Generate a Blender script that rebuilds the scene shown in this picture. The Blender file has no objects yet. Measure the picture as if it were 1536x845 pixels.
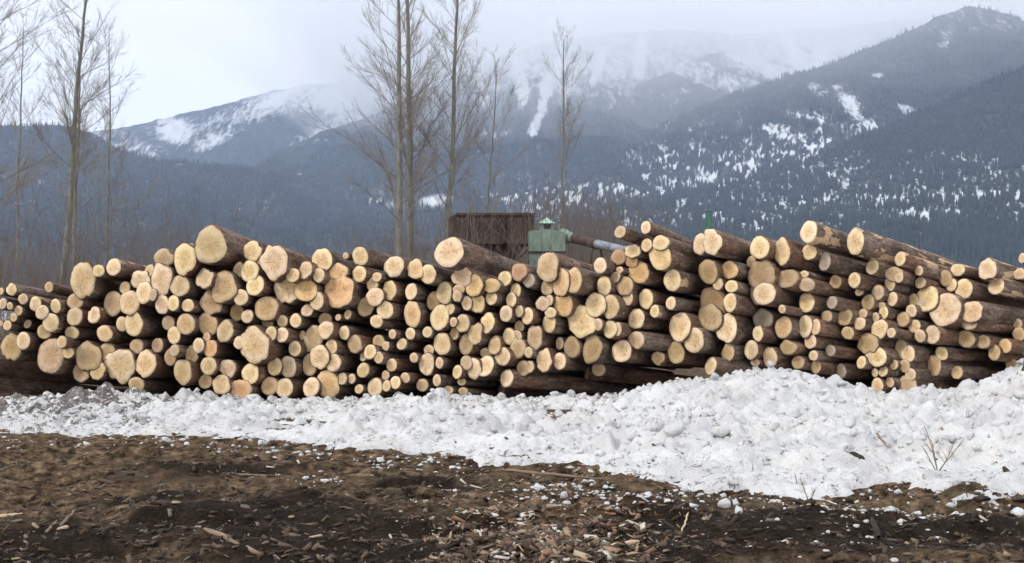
import bpy, math, random
import numpy as np
from mathutils import Matrix, Vector

random.seed(7)
rng = np.random.default_rng(11)
R = math.radians
scene = bpy.context.scene
COL = scene.collection

# ------------------------------------------------------------------ camera
F = 1920.0            # focal length in pixels of the 1536 px wide photograph
HZ = 455.0            # row of the horizon
EYE = 1.7
cam_d = bpy.data.cameras.new('camera')
cam_d.sensor_width = 36.0
cam_d.lens = 36.0 * F / 1536.0
cam_d.clip_start = 0.1
cam_d.clip_end = 60000
cam = bpy.data.objects.new('camera', cam_d)
COL.objects.link(cam)
cam.location = (0, 0, EYE)
cam.rotation_euler = (math.pi / 2 + math.atan((HZ - 422.5) / F), 0, 0)
scene.camera = cam

# ------------------------------------------------------------------ sky, sun, exposure
SUN_EL, SUN_AZ = 36.0, 236.0      # azimuth clockwise from +Y: behind the camera, to the left
world = bpy.data.worlds.new('World')
scene.world = world
world.use_nodes = True
wt = world.node_tree
wt.nodes.clear()
w_out = wt.nodes.new('ShaderNodeOutputWorld')
w_bg = wt.nodes.new('ShaderNodeBackground')
w_sky = wt.nodes.new('ShaderNodeTexSky')
w_sky.sky_type = 'NISHITA'
w_sky.sun_disc = False
w_sky.sun_elevation = R(SUN_EL)
w_sky.sun_rotation = R(SUN_AZ)
w_mix = wt.nodes.new('ShaderNodeMix'); w_mix.data_type = 'RGBA'
w_mix.inputs['Factor'].default_value = 0.93
w_tc = wt.nodes.new('ShaderNodeTexCoord')
w_map = wt.nodes.new('ShaderNodeMapping'); w_map.inputs['Scale'].default_value = (1, 1, 3)
w_nz = wt.nodes.new('ShaderNodeTexNoise'); w_nz.inputs['Scale'].default_value = 2.2; w_nz.inputs['Detail'].default_value = 4
w_rmp = wt.nodes.new('ShaderNodeValToRGB')
w_rmp.color_ramp.elements[0].position = 0.3; w_rmp.color_ramp.elements[0].color = (9.2, 9.35, 9.6, 1)
w_rmp.color_ramp.elements[1].position = 0.7; w_rmp.color_ramp.elements[1].color = (10.4, 10.5, 10.6, 1)
wt.links.new(w_tc.outputs['Generated'], w_map.inputs['Vector'])
wt.links.new(w_map.outputs['Vector'], w_nz.inputs['Vector'])
wt.links.new(w_nz.outputs['Fac'], w_rmp.inputs['Fac'])
wt.links.new(w_sky.outputs['Color'], w_mix.inputs['A'])
wt.links.new(w_rmp.outputs['Color'], w_mix.inputs['B'])
wt.links.new(w_mix.outputs['Result'], w_bg.inputs['Color'])
w_bg.inputs['Strength'].default_value = 0.12
wt.links.new(w_bg.outputs['Background'], w_out.inputs['Surface'])

sun_d = bpy.data.lights.new('sun', 'SUN')
sun_d.energy = 1.5
sun_d.angle = R(10)
sun_d.color = (1.0, 0.95, 0.88)
sun = bpy.data.objects.new('sun', sun_d)
COL.objects.link(sun)
to_sun = Vector((math.sin(R(SUN_AZ)) * math.cos(R(SUN_EL)), math.cos(R(SUN_AZ)) * math.cos(R(SUN_EL)), math.sin(R(SUN_EL))))
sun.rotation_euler = to_sun.to_track_quat('Z', 'Y').to_euler()

vs = scene.view_settings
vs.view_transform = 'Standard'
vs.look = 'None'
vs.exposure = 0.24
vs.gamma = 1.0
vs.use_curve_mapping = False
scene.render.engine = 'CYCLES'
scene.cycles.use_denoising = True
scene.cycles.max_bounces = 16
scene.cycles.volume_bounces = 16
scene.cycles.sample_clamp_indirect = 10

# ------------------------------------------------------------------ helpers
def tag(o, label=None, cat=None, group=None, kind=None):
    if label: o['label'] = label
    if cat: o['category'] = cat
    if group: o['group'] = group
    if kind: o['kind'] = kind
    return o

def empty(name, loc=(0, 0, 0)):
    o = bpy.data.objects.new(name, None)
    o.empty_display_size = 0.2
    COL.objects.link(o)
    o.location = loc
    return o

def np_mesh(name, verts, faces, smooth=False, mat=None, parent=None, attrs=None, matrix=None):
    """verts (N,3); faces (M,k) array or list of such arrays; attrs {name: (type, array)} on points"""
    if isinstance(faces, np.ndarray): faces = [faces]
    me = bpy.data.meshes.new(name)
    verts = np.ascontiguousarray(verts, dtype=np.float32)
    me.vertices.add(len(verts)); me.vertices.foreach_set('co', verts.ravel())
    loops = np.concatenate([f.ravel() for f in faces]).astype(np.int32)
    tot = np.concatenate([np.full(len(f), f.shape[1]) for f in faces]).astype(np.int32)
    start = np.concatenate([[0], np.cumsum(tot)[:-1]]).astype(np.int32)
    me.loops.add(len(loops)); me.loops.foreach_set('vertex_index', loops)
    me.polygons.add(len(tot)); me.polygons.foreach_set('loop_start', start); me.polygons.foreach_set('loop_total', tot)
    if smooth: me.polygons.foreach_set('use_smooth', np.ones(len(tot), dtype=bool))
    me.update(calc_edges=True)
    for an, (ty, arr) in (attrs or {}).items():
        a = me.attributes.new(an, ty, 'POINT')
        key = 'value' if ty == 'FLOAT' else ('vector' if ty == 'FLOAT_VECTOR' else 'color')
        a.data.foreach_set(key, np.ascontiguousarray(arr, dtype=np.float32).ravel())
    if mat: me.materials.append(mat)
    o = bpy.data.objects.new(name, me)
    COL.objects.link(o)
    if parent: o.parent = parent
    if matrix is not None: o.matrix_world = matrix
    return o

def _h(ix, iy, s):
    n = (ix * 374761393 + iy * 668265263 + s * 974634777) & 0xffffffff
    n = ((n ^ (n >> 13)) * 1274126177) & 0xffffffff
    n = n ^ (n >> 16)
    return (n & 0xffff) / 65535.0

def vnoise(x, y, s=0):
    x = np.asarray(x, dtype=np.float64); y = np.asarray(y, dtype=np.float64)
    ix = np.floor(x).astype(np.int64); iy = np.floor(y).astype(np.int64)
    fx = x - ix; fy = y - iy
    fx = fx * fx * fx * (fx * (fx * 6 - 15) + 10); fy = fy * fy * fy * (fy * (fy * 6 - 15) + 10)
    a = _h(ix, iy, s); b = _h(ix + 1, iy, s); c = _h(ix, iy + 1, s); d = _h(ix + 1, iy + 1, s)
    return (a + (b - a) * fx) * (1 - fy) + (c + (d - c) * fx) * fy

def fbm(x, y, o=4, s=0):
    t = 0; a = 0.5; n = 0
    for k in range(o):
        t = t + a * vnoise(x * 2 ** k + 17.3 * k, y * 2 ** k - 9.1 * k, s + k); n += a; a *= 0.5
    return t / n

def sstep(a, b, x):
    t = np.clip((x - a) / (b - a), 0, 1)
    return t * t * (3 - 2 * t)

def at(px, py, Y):
    """the point seen at that pixel of the photograph at depth Y"""
    return Vector(((px - 768.0) / F * Y, Y, EYE + (HZ - py) / F * Y))

def grid_faces(nx, ny):
    i = np.arange(ny - 1)[:, None] * nx + np.arange(nx - 1)[None, :]
    i = i.ravel()
    return np.stack([i, i + 1, i + nx + 1, i + nx], 1)

# ------------------------------------------------------------------ materials
def new_mat(name):
    m = bpy.data.materials.new(name); m.use_nodes = True
    nt = m.node_tree; b = nt.nodes['Principled BSDF']
    b.inputs['Specular IOR Level'].default_value = 0.25
    return m, nt, b

def N(nt, typ, **kw):
    n = nt.nodes.new(typ)
    for k, v in kw.items():
        if k in n.inputs.keys(): n.inputs[k].default_value = v
        else: setattr(n, k, v)
    return n

def ramp(nt, fac, stops):
    r = nt.nodes.new('ShaderNodeValToRGB')
    e = r.color_ramp.elements
    while len(e) < len(stops): e.new(0.5)
    for k, (p, c) in enumerate(stops):
        e[k].position = p; e[k].color = (*c, 1) if len(c) == 3 else c
    nt.links.new(fac, r.inputs['Fac'])
    return r.outputs['Color']

def mixc(nt, fac, a, b, mode='MIX'):
    m = nt.nodes.new('ShaderNodeMix'); m.data_type = 'RGBA'; m.blend_type = mode
    for s, v in (('Factor', fac), ('A', a), ('B', b)):
        if isinstance(v, bpy.types.NodeSocket): nt.links.new(v, m.inputs[s])
        elif isinstance(v, (int, float)): m.inputs[s].default_value = v
        else: m.inputs[s].default_value = (*v, 1)
    return m.outputs['Result']

def mth(nt, op, a, b=0.0, clamp=False):
    m = nt.nodes.new('ShaderNodeMath'); m.operation = op; m.use_clamp = clamp
    for k, v in enumerate((a, b)):
        if isinstance(v, bpy.types.NodeSocket): nt.links.new(v, m.inputs[k])
        else: m.inputs[k].default_value = v
    return m.outputs[0]

def noise(nt, vec, scale, detail=4, rough=0.5, stretch=None, dist=0.0):
    if stretch:
        mp = nt.nodes.new('ShaderNodeMapping'); mp.inputs['Scale'].default_value = stretch
        nt.links.new(vec, mp.inputs['Vector']); vec = mp.outputs['Vector']
    n = nt.nodes.new('ShaderNodeTexNoise')
    n.inputs['Scale'].default_value = scale; n.inputs['Detail'].default_value = detail
    n.inputs['Roughness'].default_value = rough; n.inputs['Distortion'].default_value = dist
    nt.links.new(vec, n.inputs['Vector'])
    return n.outputs['Fac']

def step(nt, v, a, b):
    m = nt.nodes.new('ShaderNodeMapRange'); m.interpolation_type = 'SMOOTHSTEP'
    m.inputs['From Min'].default_value = a; m.inputs['From Max'].default_value = b
    nt.links.new(v, m.inputs['Value'])
    return m.outputs['Result']

def bump(nt, bsdf, h, strength=0.5, dist=0.02):
    b = nt.nodes.new('ShaderNodeBump'); b.inputs['Strength'].default_value = strength; b.inputs['Distance'].default_value = dist
    nt.links.new(h, b.inputs['Height']); nt.links.new(b.outputs['Normal'], bsdf.inputs['Normal'])

def objvec(nt):
    """object coordinates shifted by a random amount for each object"""
    tc = nt.nodes.new('ShaderNodeTexCoord'); oi = nt.nodes.new('ShaderNodeObjectInfo')
    ad = nt.nodes.new('ShaderNodeVectorMath'); ad.operation = 'MULTIPLY_ADD'
    nt.links.new(oi.outputs['Random'], ad.inputs[0]); ad.inputs[1].default_value = (37, 53, 71)
    nt.links.new(tc.outputs['Object'], ad.inputs[2])
    return tc.outputs['Object'], ad.outputs['Vector'], oi

def mat_cut_wood():
    m, nt, b = new_mat('sawn_wood')
    raw, sh, oi = objvec(nt)
    at_ = N(nt, 'ShaderNodeAttribute', attribute_name='disc')      # x,y over the sawn face, -1..1
    ln = nt.nodes.new('ShaderNodeVectorMath'); ln.operation = 'LENGTH'
    nt.links.new(at_.outputs['Vector'], ln.inputs[0]); rad = ln.outputs['Value']
    wob = noise(nt, sh, 5, 3)
    r2 = mth(nt, 'ADD', rad, mth(nt, 'MULTIPLY', mth(nt, 'SUBTRACT', wob, 0.5), 0.28))
    base = mixc(nt, 1.0, oi.outputs['Color'], (1, 1, 1), 'MULTIPLY')
    heart = mixc(nt, 1.0, base, (0.90, 0.80, 0.66), 'MULTIPLY')
    sap = mixc(nt, 1.0, base, (1.03, 1.02, 1.0), 'MULTIPLY')
    c = mixc(nt, step(nt, r2, 0.35, 0.7), heart, sap)
    sn = nt.nodes.new('ShaderNodeMath'); sn.operation = 'SINE'
    nt.links.new(mth(nt, 'MULTIPLY', r2, 62.0), sn.inputs[0])
    c = mixc(nt, mth(nt, 'MULTIPLY', step(nt, sn.outputs[0], 0.2, 1.0), 0.22), c, mixc(nt, 1.0, base, (0.76, 0.62, 0.46), 'MULTIPLY'))
    # grime and damp blotches, saw marks, dark pith
    bl = noise(nt, sh, 7, 5, 0.6)
    c = mixc(nt, mth(nt, 'MULTIPLY', step(nt, bl, 0.48, 0.66), 0.6), c, mixc(nt, 1.0, base, (0.66, 0.56, 0.46), 'MULTIPLY'))
    gs = noise(nt, sh, 2.6, 5, 0.65)
    c = mixc(nt, mth(nt, 'MULTIPLY', step(nt, gs, 0.54, 0.68), 0.55), c, (0.40, 0.33, 0.26))
    sw = noise(nt, sh, 9, 3, 0.6, (9, 1, 1.2))
    c = mixc(nt, mth(nt, 'MULTIPLY', step(nt, sw, 0.46, 0.66), 0.34), c, mixc(nt, 1.0, base, (0.7, 0.62, 0.52), 'MULTIPLY'))
    c = mixc(nt, mth(nt, 'MULTIPLY', mth(nt, 'SUBTRACT', 1.0, step(nt, r2, 0.0, 0.13)), 0.6), c, (0.30, 0.19, 0.10))
    fine = noise(nt, sh, 90, 3, 0.7)
    c = mixc(nt, mth(nt, 'MULTIPLY', step(nt, fine, 0.45, 0.8), 0.3), c, mixc(nt, 1.0, base, (0.72, 0.62, 0.5), 'MULTIPLY'))
    # radial drying cracks
    sp = nt.nodes.new('ShaderNodeSeparateXYZ'); nt.links.new(at_.outputs['Vector'], sp.inputs[0])
    ang = mth(nt, 'ARCTAN2', sp.outputs['Y'], sp.outputs['X'])
    cv = nt.nodes.new('ShaderNodeCombineXYZ'); nt.links.new(mth(nt, 'MULTIPLY', ang, 2.4), cv.inputs['X'])
    nt.links.new(mth(nt, 'MULTIPLY', oi.outputs['Random'], 91.0), cv.inputs['Y']); nt.links.new(mth(nt, 'MULTIPLY', rad, 0.6), cv.inputs['Z'])
    ck = noise(nt, cv.outputs['Vector'], 1.6, 2)
    line = mth(nt, 'SUBTRACT', 1.0, step(nt, mth(nt, 'ABSOLUTE', mth(nt, 'SUBTRACT', ck, 0.52)), 0.004, 0.026))
    inn = mth(nt, 'SUBTRACT', 1.0, step(nt, rad, 0.5, 0.75))
    c = mixc(nt, mth(nt, 'MULTIPLY', mth(nt, 'MULTIPLY', line, inn), 0.7), c, (0.12, 0.07, 0.04))
    c = mixc(nt, mth(nt, 'MULTIPLY', step(nt, r2, 0.93, 1.02), 0.6), c, (0.20, 0.12, 0.07))
    nt.links.new(c, b.inputs['Base Color'])
    b.inputs['Roughness'].default_value = 0.75
    bump(nt, b, mth(nt, 'ADD', sw, fine), 0.35, 0.01)
    return m

def mat_bark():
    m, nt, b = new_mat('conifer_bark')
    raw, sh, oi = objvec(nt)
    n1 = noise(nt, sh, 6, 6, 0.65, (1, 0.28, 1))
    n2 = noise(nt, sh, 28, 5, 0.7, (1, 0.3, 1))
    n3 = noise(nt, sh, 2.2, 4, 0.6, (1, 0.4, 1))
    c = ramp(nt, n1, [(0.3, (0.055, 0.037, 0.028)), (0.45, (0.15, 0.102, 0.076)), (0.57, (0.27, 0.20, 0.155)), (0.72, (0.40, 0.33, 0.28))])
    c = mixc(nt, mth(nt, 'MULTIPLY', step(nt, n2, 0.46, 0.66), 0.55), c, (0.05, 0.033, 0.025))
    rd = mth(nt, 'MULTIPLY', step(nt, n3, 0.5, 0.6), 0.65)
    c = mixc(nt, rd, c, ramp(nt, n2, [(0.3, (0.10, 0.045, 0.028)), (0.7, (0.27, 0.15, 0.10))]))
    wn = nt.nodes.new('ShaderNodeTexWhiteNoise'); wn.noise_dimensions = '1D'; nt.links.new(oi.outputs['Random'], wn.inputs['W'])
    c = mixc(nt, mth(nt, 'MULTIPLY', step(nt, wn.outputs['Value'], 0.3, 1.0), 0.8), c, mixc(nt, 1.0, c, (1.22, 0.98, 0.86), 'MULTIPLY'))
    gr = mth(nt, 'MULTIPLY', step(nt, noise(nt, sh, 3.4, 4), 0.56, 0.66), 0.55)
    c = mixc(nt, gr, c, (0.20, 0.175, 0.15))
    vo = nt.nodes.new('ShaderNodeTexVoronoi'); vo.feature = 'DISTANCE_TO_EDGE'; vo.inputs['Scale'].default_value = 15
    vm = nt.nodes.new('ShaderNodeMapping'); vm.inputs['Scale'].default_value = (1, 0.42, 1); nt.links.new(sh, vm.inputs['Vector']); nt.links.new(vm.outputs['Vector'], vo.inputs['Vector'])
    crk = step(nt, mth(nt, 'ADD', vo.outputs['Distance'], mth(nt, 'MULTIPLY', n2, 0.12)), 0.05, 0.14)
    c = mixc(nt, mth(nt, 'MULTIPLY', mth(nt, 'SUBTRACT', 1.0, crk), 0.6), c, (0.03, 0.02, 0.015))
    # places where the bark has been torn off, more of them on some logs (object alpha)
    pe = noise(nt, sh, 3.0, 5, 0.62, (1.3, 0.35, 1.3), 0.6)
    th = mth(nt, 'SUBTRACT', 0.80, mth(nt, 'MULTIPLY', oi.outputs['Alpha'], 0.27))
    pm = step(nt, mth(nt, 'SUBTRACT', pe, th), 0.0, 0.03)
    c = mixc(nt, pm, c, ramp(nt, n2, [(0.3, (0.50, 0.30, 0.17)), (0.7, (0.72, 0.54, 0.36))]))
    nt.links.new(c, b.inputs['Base Color'])
    b.inputs['Roughness'].default_value = 0.85
    h = mth(nt, 'ADD', mth(nt, 'ADD', n1, mth(nt, 'MULTIPLY', crk, 0.4)), mth(nt, 'MULTIPLY', n2, 0.6))
    h = mth(nt, 'SUBTRACT', h, mth(nt, 'MULTIPLY', pm, 0.35))
    bump(nt, b, h, 0.9, 0.03)
    return m

def mat_snow(name='old_snow', dirty=1.0):
    m, nt, b = new_mat(name)
    tc = N(nt, 'ShaderNodeTexCoord'); v = tc.outputs['Object']
    a = N(nt, 'ShaderNodeAttribute', attribute_name='dirt')  # dirt on the snow, with the painted shade of the log gap
    n1 = noise(nt, v, 1.3, 5, 0.6); n2 = noise(nt, v, 9, 5, 0.7); n3 = noise(nt, v, 40, 4, 0.7)
    c = mixc(nt, step(nt, n1, 0.35, 0.7), (0.69, 0.692, 0.70), (0.52, 0.52, 0.53))
    warm = mth(nt, 'MULTIPLY', step(nt, noise(nt, v, 0.8, 4, 0.6), 0.50, 0.66), 0.65 * dirty)
    c = mixc(nt, mth(nt, 'MULTIPLY', warm, step(nt, n2, 0.35, 0.65)), c, (0.66, 0.60, 0.55))
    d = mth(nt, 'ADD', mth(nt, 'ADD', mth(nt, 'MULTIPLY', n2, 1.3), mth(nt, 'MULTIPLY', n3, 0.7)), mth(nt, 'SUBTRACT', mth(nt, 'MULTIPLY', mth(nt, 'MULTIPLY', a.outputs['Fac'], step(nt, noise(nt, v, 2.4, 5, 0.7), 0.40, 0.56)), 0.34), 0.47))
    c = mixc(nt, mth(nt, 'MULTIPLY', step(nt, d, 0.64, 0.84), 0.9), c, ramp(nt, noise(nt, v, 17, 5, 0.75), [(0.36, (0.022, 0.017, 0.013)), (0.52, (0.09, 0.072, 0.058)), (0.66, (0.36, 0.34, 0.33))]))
    nt.links.new(c, b.inputs['Base Color'])
    b.inputs['Roughness'].default_value = 0.6
    bump(nt, b, mth(nt, 'ADD', n2, mth(nt, 'MULTIPLY', n3, 0.5)), 0.9, 0.05)
    return m

def mat_dirt():
    m, nt, b = new_mat('churned_soil'); b.inputs['Specular IOR Level'].default_value = 0.08
    tc = N(nt, 'ShaderNodeTexCoord'); v = tc.outputs['Object']
    sn = N(nt, 'ShaderNodeAttribute', attribute_name='wet')
    n1 = noise(nt, v, 0.9, 5, 0.6, (0.5, 1.2, 1)); n2 = noise(nt, v, 7, 6, 0.7); n3 = noise(nt, v, 45, 5, 0.75)
    c = ramp(nt, n2, [(0.38, (0.012, 0.008, 0.005)), (0.47, (0.085, 0.054, 0.031)), (0.56, (0.20, 0.133, 0.080)), (0.66, (0.36, 0.26, 0.17))])
    c = mixc(nt, mth(nt, 'MULTIPLY', step(nt, n1, 0.5, 0.64), 0.6), c, ramp(nt, n3, [(0.3, (0.07, 0.045, 0.028)), (0.7, (0.25, 0.165, 0.105))]))
    c = mixc(nt, mth(nt, 'MULTIPLY', step(nt, noise(nt, v, 2.7, 4), 0.54, 0.66), 0.4), c, (0.065, 0.07, 0.035))
    c = mixc(nt, mth(nt, 'MULTIPLY', sn.outputs['Fac'], 0.9), c, mixc(nt, step(nt, n3, 0.4, 0.7), (0.008, 0.006, 0.005), (0.04, 0.028, 0.019)))
    sp = step(nt, n3, 0.66, 0.72)
    c = mixc(nt, mth(nt, 'MULTIPLY', sp, 0.6), c, (0.34, 0.28, 0.22))
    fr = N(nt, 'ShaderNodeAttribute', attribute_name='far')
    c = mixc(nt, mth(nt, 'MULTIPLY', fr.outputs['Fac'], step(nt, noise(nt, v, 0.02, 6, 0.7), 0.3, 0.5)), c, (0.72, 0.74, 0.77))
    nt.links.new(c, b.inputs['Base Color'])
    b.inputs['Roughness'].default_value = 0.8
    bump(nt, b, mth(nt, 'ADD', n2, mth(nt, 'MULTIPLY', n3, 0.7)), 1.0, 0.07)
    return m

def mat_mountain(name, scale, rock=(0.105, 0.105, 0.105)):
    m, nt, b = new_mat(name)
    tc = N(nt, 'ShaderNodeTexCoord'); v = tc.outputs['Object']
    a = N(nt, 'ShaderNodeAttribute', attribute_name='snow')
    n1 = noise(nt, v, scale, 6, 0.7, (1, 0.35, 1.0)); n2 = noise(nt, v, scale * 5, 4, 0.65, (1, 0.12, 0.30))
    s = mth(nt, 'ADD', a.outputs['Fac'], mth(nt, 'ADD', mth(nt, 'MULTIPLY', mth(nt, 'SUBTRACT', n1, 0.5), 1.1), mth(nt, 'MULTIPLY', mth(nt, 'SUBTRACT', n2, 0.5), 1.9)))
    f = ramp(nt, n2, [(0.35, (0.012, 0.018, 0.018)), (0.65, (0.07, 0.078, 0.075))])
    f = mixc(nt, step(nt, n1, 0.5, 0.65), f, rock if False else (0.05, 0.052, 0.048))
    c = mixc(nt, mth(nt, 'MULTIPLY', step(nt, s, 0.34, 0.98), 0.9), f, (0.70, 0.72, 0.75))
    nt.links.new(c, b.inputs['Base Color']); b.inputs['Roughness'].default_value = 0.95
    b.inputs['Specular IOR Level'].default_value = 0.0
    return m

def mat_vcol(name, rough=0.85):
    m, nt, b = new_mat(name)
    a = N(nt, 'ShaderNodeAttribute', attribute_name='tint')
    tc = N(nt, 'ShaderNodeTexCoord')
    n = noise(nt, tc.outputs['Object'], 60, 3)
    nt.links.new(mixc(nt, mth(nt, 'MULTIPLY', n, 0.5), a.outputs['Color'], (0.03, 0.022, 0.016)), b.inputs['Base Color'])
    b.inputs['Roughness'].default_value = rough
    return m

def mat_mottled(name, cols, scale=6, rough=0.8, stretch=None, metal=0.0, bs=0.3):
    m, nt, b = new_mat(name)
    raw, sh, oi = objvec(nt)
    n = noise(nt, sh, scale, 6, 0.65, stretch)
    k = len(cols)
    nt.links.new(ramp(nt, n, [(0.3 + 0.4 * i / (k - 1), c) for i, c in enumerate(cols)]), b.inputs['Base Color'])
    b.inputs['Roughness'].default_value = rough; b.inputs['Metallic'].default_value = metal
    bump(nt, b, n, bs, 0.02)
    return m

M_CUT = mat_cut_wood(); M_BARK = mat_bark(); M_SNOW = mat_snow(); M_DIRT = mat_dirt()
M_CHIP = mat_vcol('chip_pieces')
M_TRUNK = mat_mottled('poplar_bark', [(0.095, 0.092, 0.078), (0.18, 0.175, 0.15), (0.27, 0.26, 0.23)], 9, 0.9, (1, 1, 0.3))
M_TWIG = mat_mottled('bare_twigs', [(0.17, 0.152, 0.138), (0.30, 0.27, 0.245)], 3, 0.9)
M_BRUSH = mat_mottled('brush_stems', [(0.11, 0.088, 0.076), (0.20, 0.165, 0.145)], 1.5, 0.9)
M_CONIFER = mat_mottled('conifer_needles', [(0.014, 0.023, 0.027), (0.028, 0.041, 0.044), (0.046, 0.058, 0.058)], 0.02, 0.95, bs=0)
M_RUST = mat_mottled('rusted_sheet', [(0.022, 0.016, 0.014), (0.06, 0.040, 0.034), (0.11, 0.078, 0.066)], 5.0, 0.8, (1, 1, 0.35))
M_RUST2 = mat_mottled('rusted_frame', [(0.03, 0.02, 0.016), (0.09, 0.06, 0.045)], 6, 0.8)
M_GREEN = mat_mottled('faded_green_paint', [(0.11, 0.165, 0.135), (0.19, 0.265, 0.22), (0.27, 0.34, 0.29)], 4, 0.6, (1, 1, 0.4))
M_GREEN2 = mat_mottled('chalky_green_paint', [(0.24, 0.40, 0.34), (0.38, 0.55, 0.47)], 5, 0.6)
M_DARK = mat_mottled('dark_opening', [(0.012, 0.012, 0.012), (0.03, 0.028, 0.026)], 5, 0.9)
M_ZINC = mat_mottled('dull_galvanised_steel', [(0.20, 0.22, 0.25), (0.34, 0.37, 0.41)], 5, 0.5, metal=0.3)
M_TEAL = mat_mottled('teal_paint', [(0.04, 0.12, 0.09), (0.08, 0.20, 0.155)], 8, 0.6)
M_STICK = mat_mottled('weathered_stick', [(0.10, 0.07, 0.05), (0.30, 0.22, 0.16)], 20, 0.85, (0.3, 1, 1))
M_SPLINT = mat_mottled('fresh_splinter', [(0.42, 0.30, 0.18), (0.68, 0.55, 0.38)], 14, 0.8, (0.2, 1, 1))
M_MOSS = mat_mottled('mossy_stump_bark', [(0.03, 0.027, 0.02), (0.085, 0.080, 0.055), (0.20, 0.18, 0.14)], 14, 0.9, bs=0.9)
M_WEED = mat_mottled('dry_weed', [(0.12, 0.09, 0.06), (0.24, 0.18, 0.12)], 20, 0.9)
M_CLOD = mat_mottled('dark_clod', [(0.018, 0.013, 0.010), (0.06, 0.045, 0.033)], 18, 0.9, bs=0.9)

# ------------------------------------------------------------------ ground (one sheet to the horizon)
def ground_z(x, y):
    z = 0.10 * (fbm(x * 0.35, y * 0.5, 3, 5) - 0.5)
    ruts = 0.34 * (fbm(x * 0.45 + 3, y * 1.3, 3, 21) - 0.5)
    near = sstep(16.5, 13.0, y)
    z = z + ruts * near + 0.17 * (fbm(x * 2.7, y * 3.6, 5, 31) - 0.5) * sstep(19, 15, y)
    z = z - 0.10 * sstep(8.6, 7.4, y)
    z = z + 0.13 * np.exp(-((x - 0.25) / 0.75) ** 2 - ((y - 8.7) / 0.8) ** 2)
    return z * sstep(60, 26, y)

def spheres_into(Z, xs, ys, centres, flat=0.7):
    """raise the height field over half-buried lumps (x, y, radius, sink)"""
    for (cx, cy, r, h0) in centres:
        i0, i1 = np.searchsorted(xs, (cx - r, cx + r)); j0, j1 = np.searchsorted(ys, (cy - r, cy + r))
        if i1 <= i0 or j1 <= j0: continue
        gx, gy = np.meshgrid(xs[i0:i1], ys[j0:j1])
        d2 = 1 - ((gx - cx) ** 2 + (gy - cy) ** 2) / r ** 2
        h = np.sqrt(np.clip(d2, 0, None))
        for q in range(4):
            a = rng.uniform(0, 6.28); k = rng.uniform(0.5, 2.4)
            h = np.minimum(h, rng.uniform(0.45, 1.0) - k * ((gx - cx) * math.cos(a) + (gy - cy) * math.sin(a)) / r)
        h = h0 + r * flat * np.maximum(h, -0.2)
        sub = Z[j0:j1, i0:i1]
        np.copyto(sub, np.where(d2 > 0, np.maximum(sub, h), sub))

gx = np.concatenate([-np.geomspace(8600, 8, 34)[:-1], np.arange(-8, 8.001, 0.032), np.geomspace(8, 8600, 34)[1:]])
gy = np.concatenate([np.linspace(-25, 5.5, 12)[:-1], np.arange(5.5, 18.5, 0.035), np.arange(18.5, 30, 0.4), np.geomspace(30, 9300, 46)])
GX, GY = np.meshgrid(gx, gy)
GZ = ground_z(GX, GY)
_cl = []
for k in range(500):
    d = rng.uniform(7.5, 16.0); x = rng.uniform(-1, 1) * (0.46 * d + 0.3); r = rng.uniform(0.05, 0.15)
    _cl.append((x, d, r, float(ground_z(x, d)) - r * 0.45))
for k in range(12000):
    d = rng.uniform(6.5, 17.0); x = rng.uniform(-1, 1) * min(7.8, 0.46 * d + 0.6)
    r = min(0.018 + rng.exponential(0.017), 0.12)
    _cl.append((x, d, r, float(ground_z(x, d)) - r * 0.25))
spheres_into(GZ, gx, gy, _cl, 0.75)
# dark wet patches of the photograph, laid out on the ground itself
def gpt(px, py, z=0.0):
    Y = EYE * F / (py - HZ) * (1 - z / EYE)
    return (px - 768.0) / F * Y, Y
wet = np.zeros_like(GZ)
for (px, py, rx, ry) in [(440, 790, 150, 32), (590, 815, 110, 30), (1010, 790, 90, 40), (1180, 820, 170, 25), (60, 830, 120, 32), (300, 800, 170, 26), (700, 812, 60, 26), (1250, 790, 190, 20), (1000, 820, 120, 30), (480, 830, 200, 30), (1400, 800, 190, 26), (230, 750, 70, 10), (620, 730, 90, 9), (330, 700, 110, 10)]:
    x0, y0 = gpt(px, py); y1 = gpt(px, py - ry)[1]; sx = rx / F * y0; sy = abs(y1 - y0)
    wet = np.maximum(wet, np.exp(-((GX - x0) / sx) ** 2 - ((GY - y0) / sy) ** 2))
wet = np.clip(wet * 2.1 - 1.0 * fbm(GX * 2.2, GY * 3, 4, 77) + 0.36, 0, 1)
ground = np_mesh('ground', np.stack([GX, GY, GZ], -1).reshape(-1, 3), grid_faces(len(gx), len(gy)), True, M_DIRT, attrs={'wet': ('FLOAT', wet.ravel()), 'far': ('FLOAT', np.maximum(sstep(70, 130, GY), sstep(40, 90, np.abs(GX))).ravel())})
tag(ground, kind='structure')

def z_at(Z, xs, ys, x, y):
    i = np.clip(np.searchsorted(xs, x) - 1, 0, len(xs) - 2); j = np.clip(np.searchsorted(ys, y) - 1, 0, len(ys) - 2)
    tx = (x - xs[i]) / (xs[i + 1] - xs[i]); ty = (y - ys[j]) / (ys[j + 1] - ys[j])
    return (Z[j, i] * (1 - tx) + Z[j, i + 1] * tx) * (1 - ty) + (Z[j + 1, i] * (1 - tx) + Z[j + 1, i + 1] * tx) * ty

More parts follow.
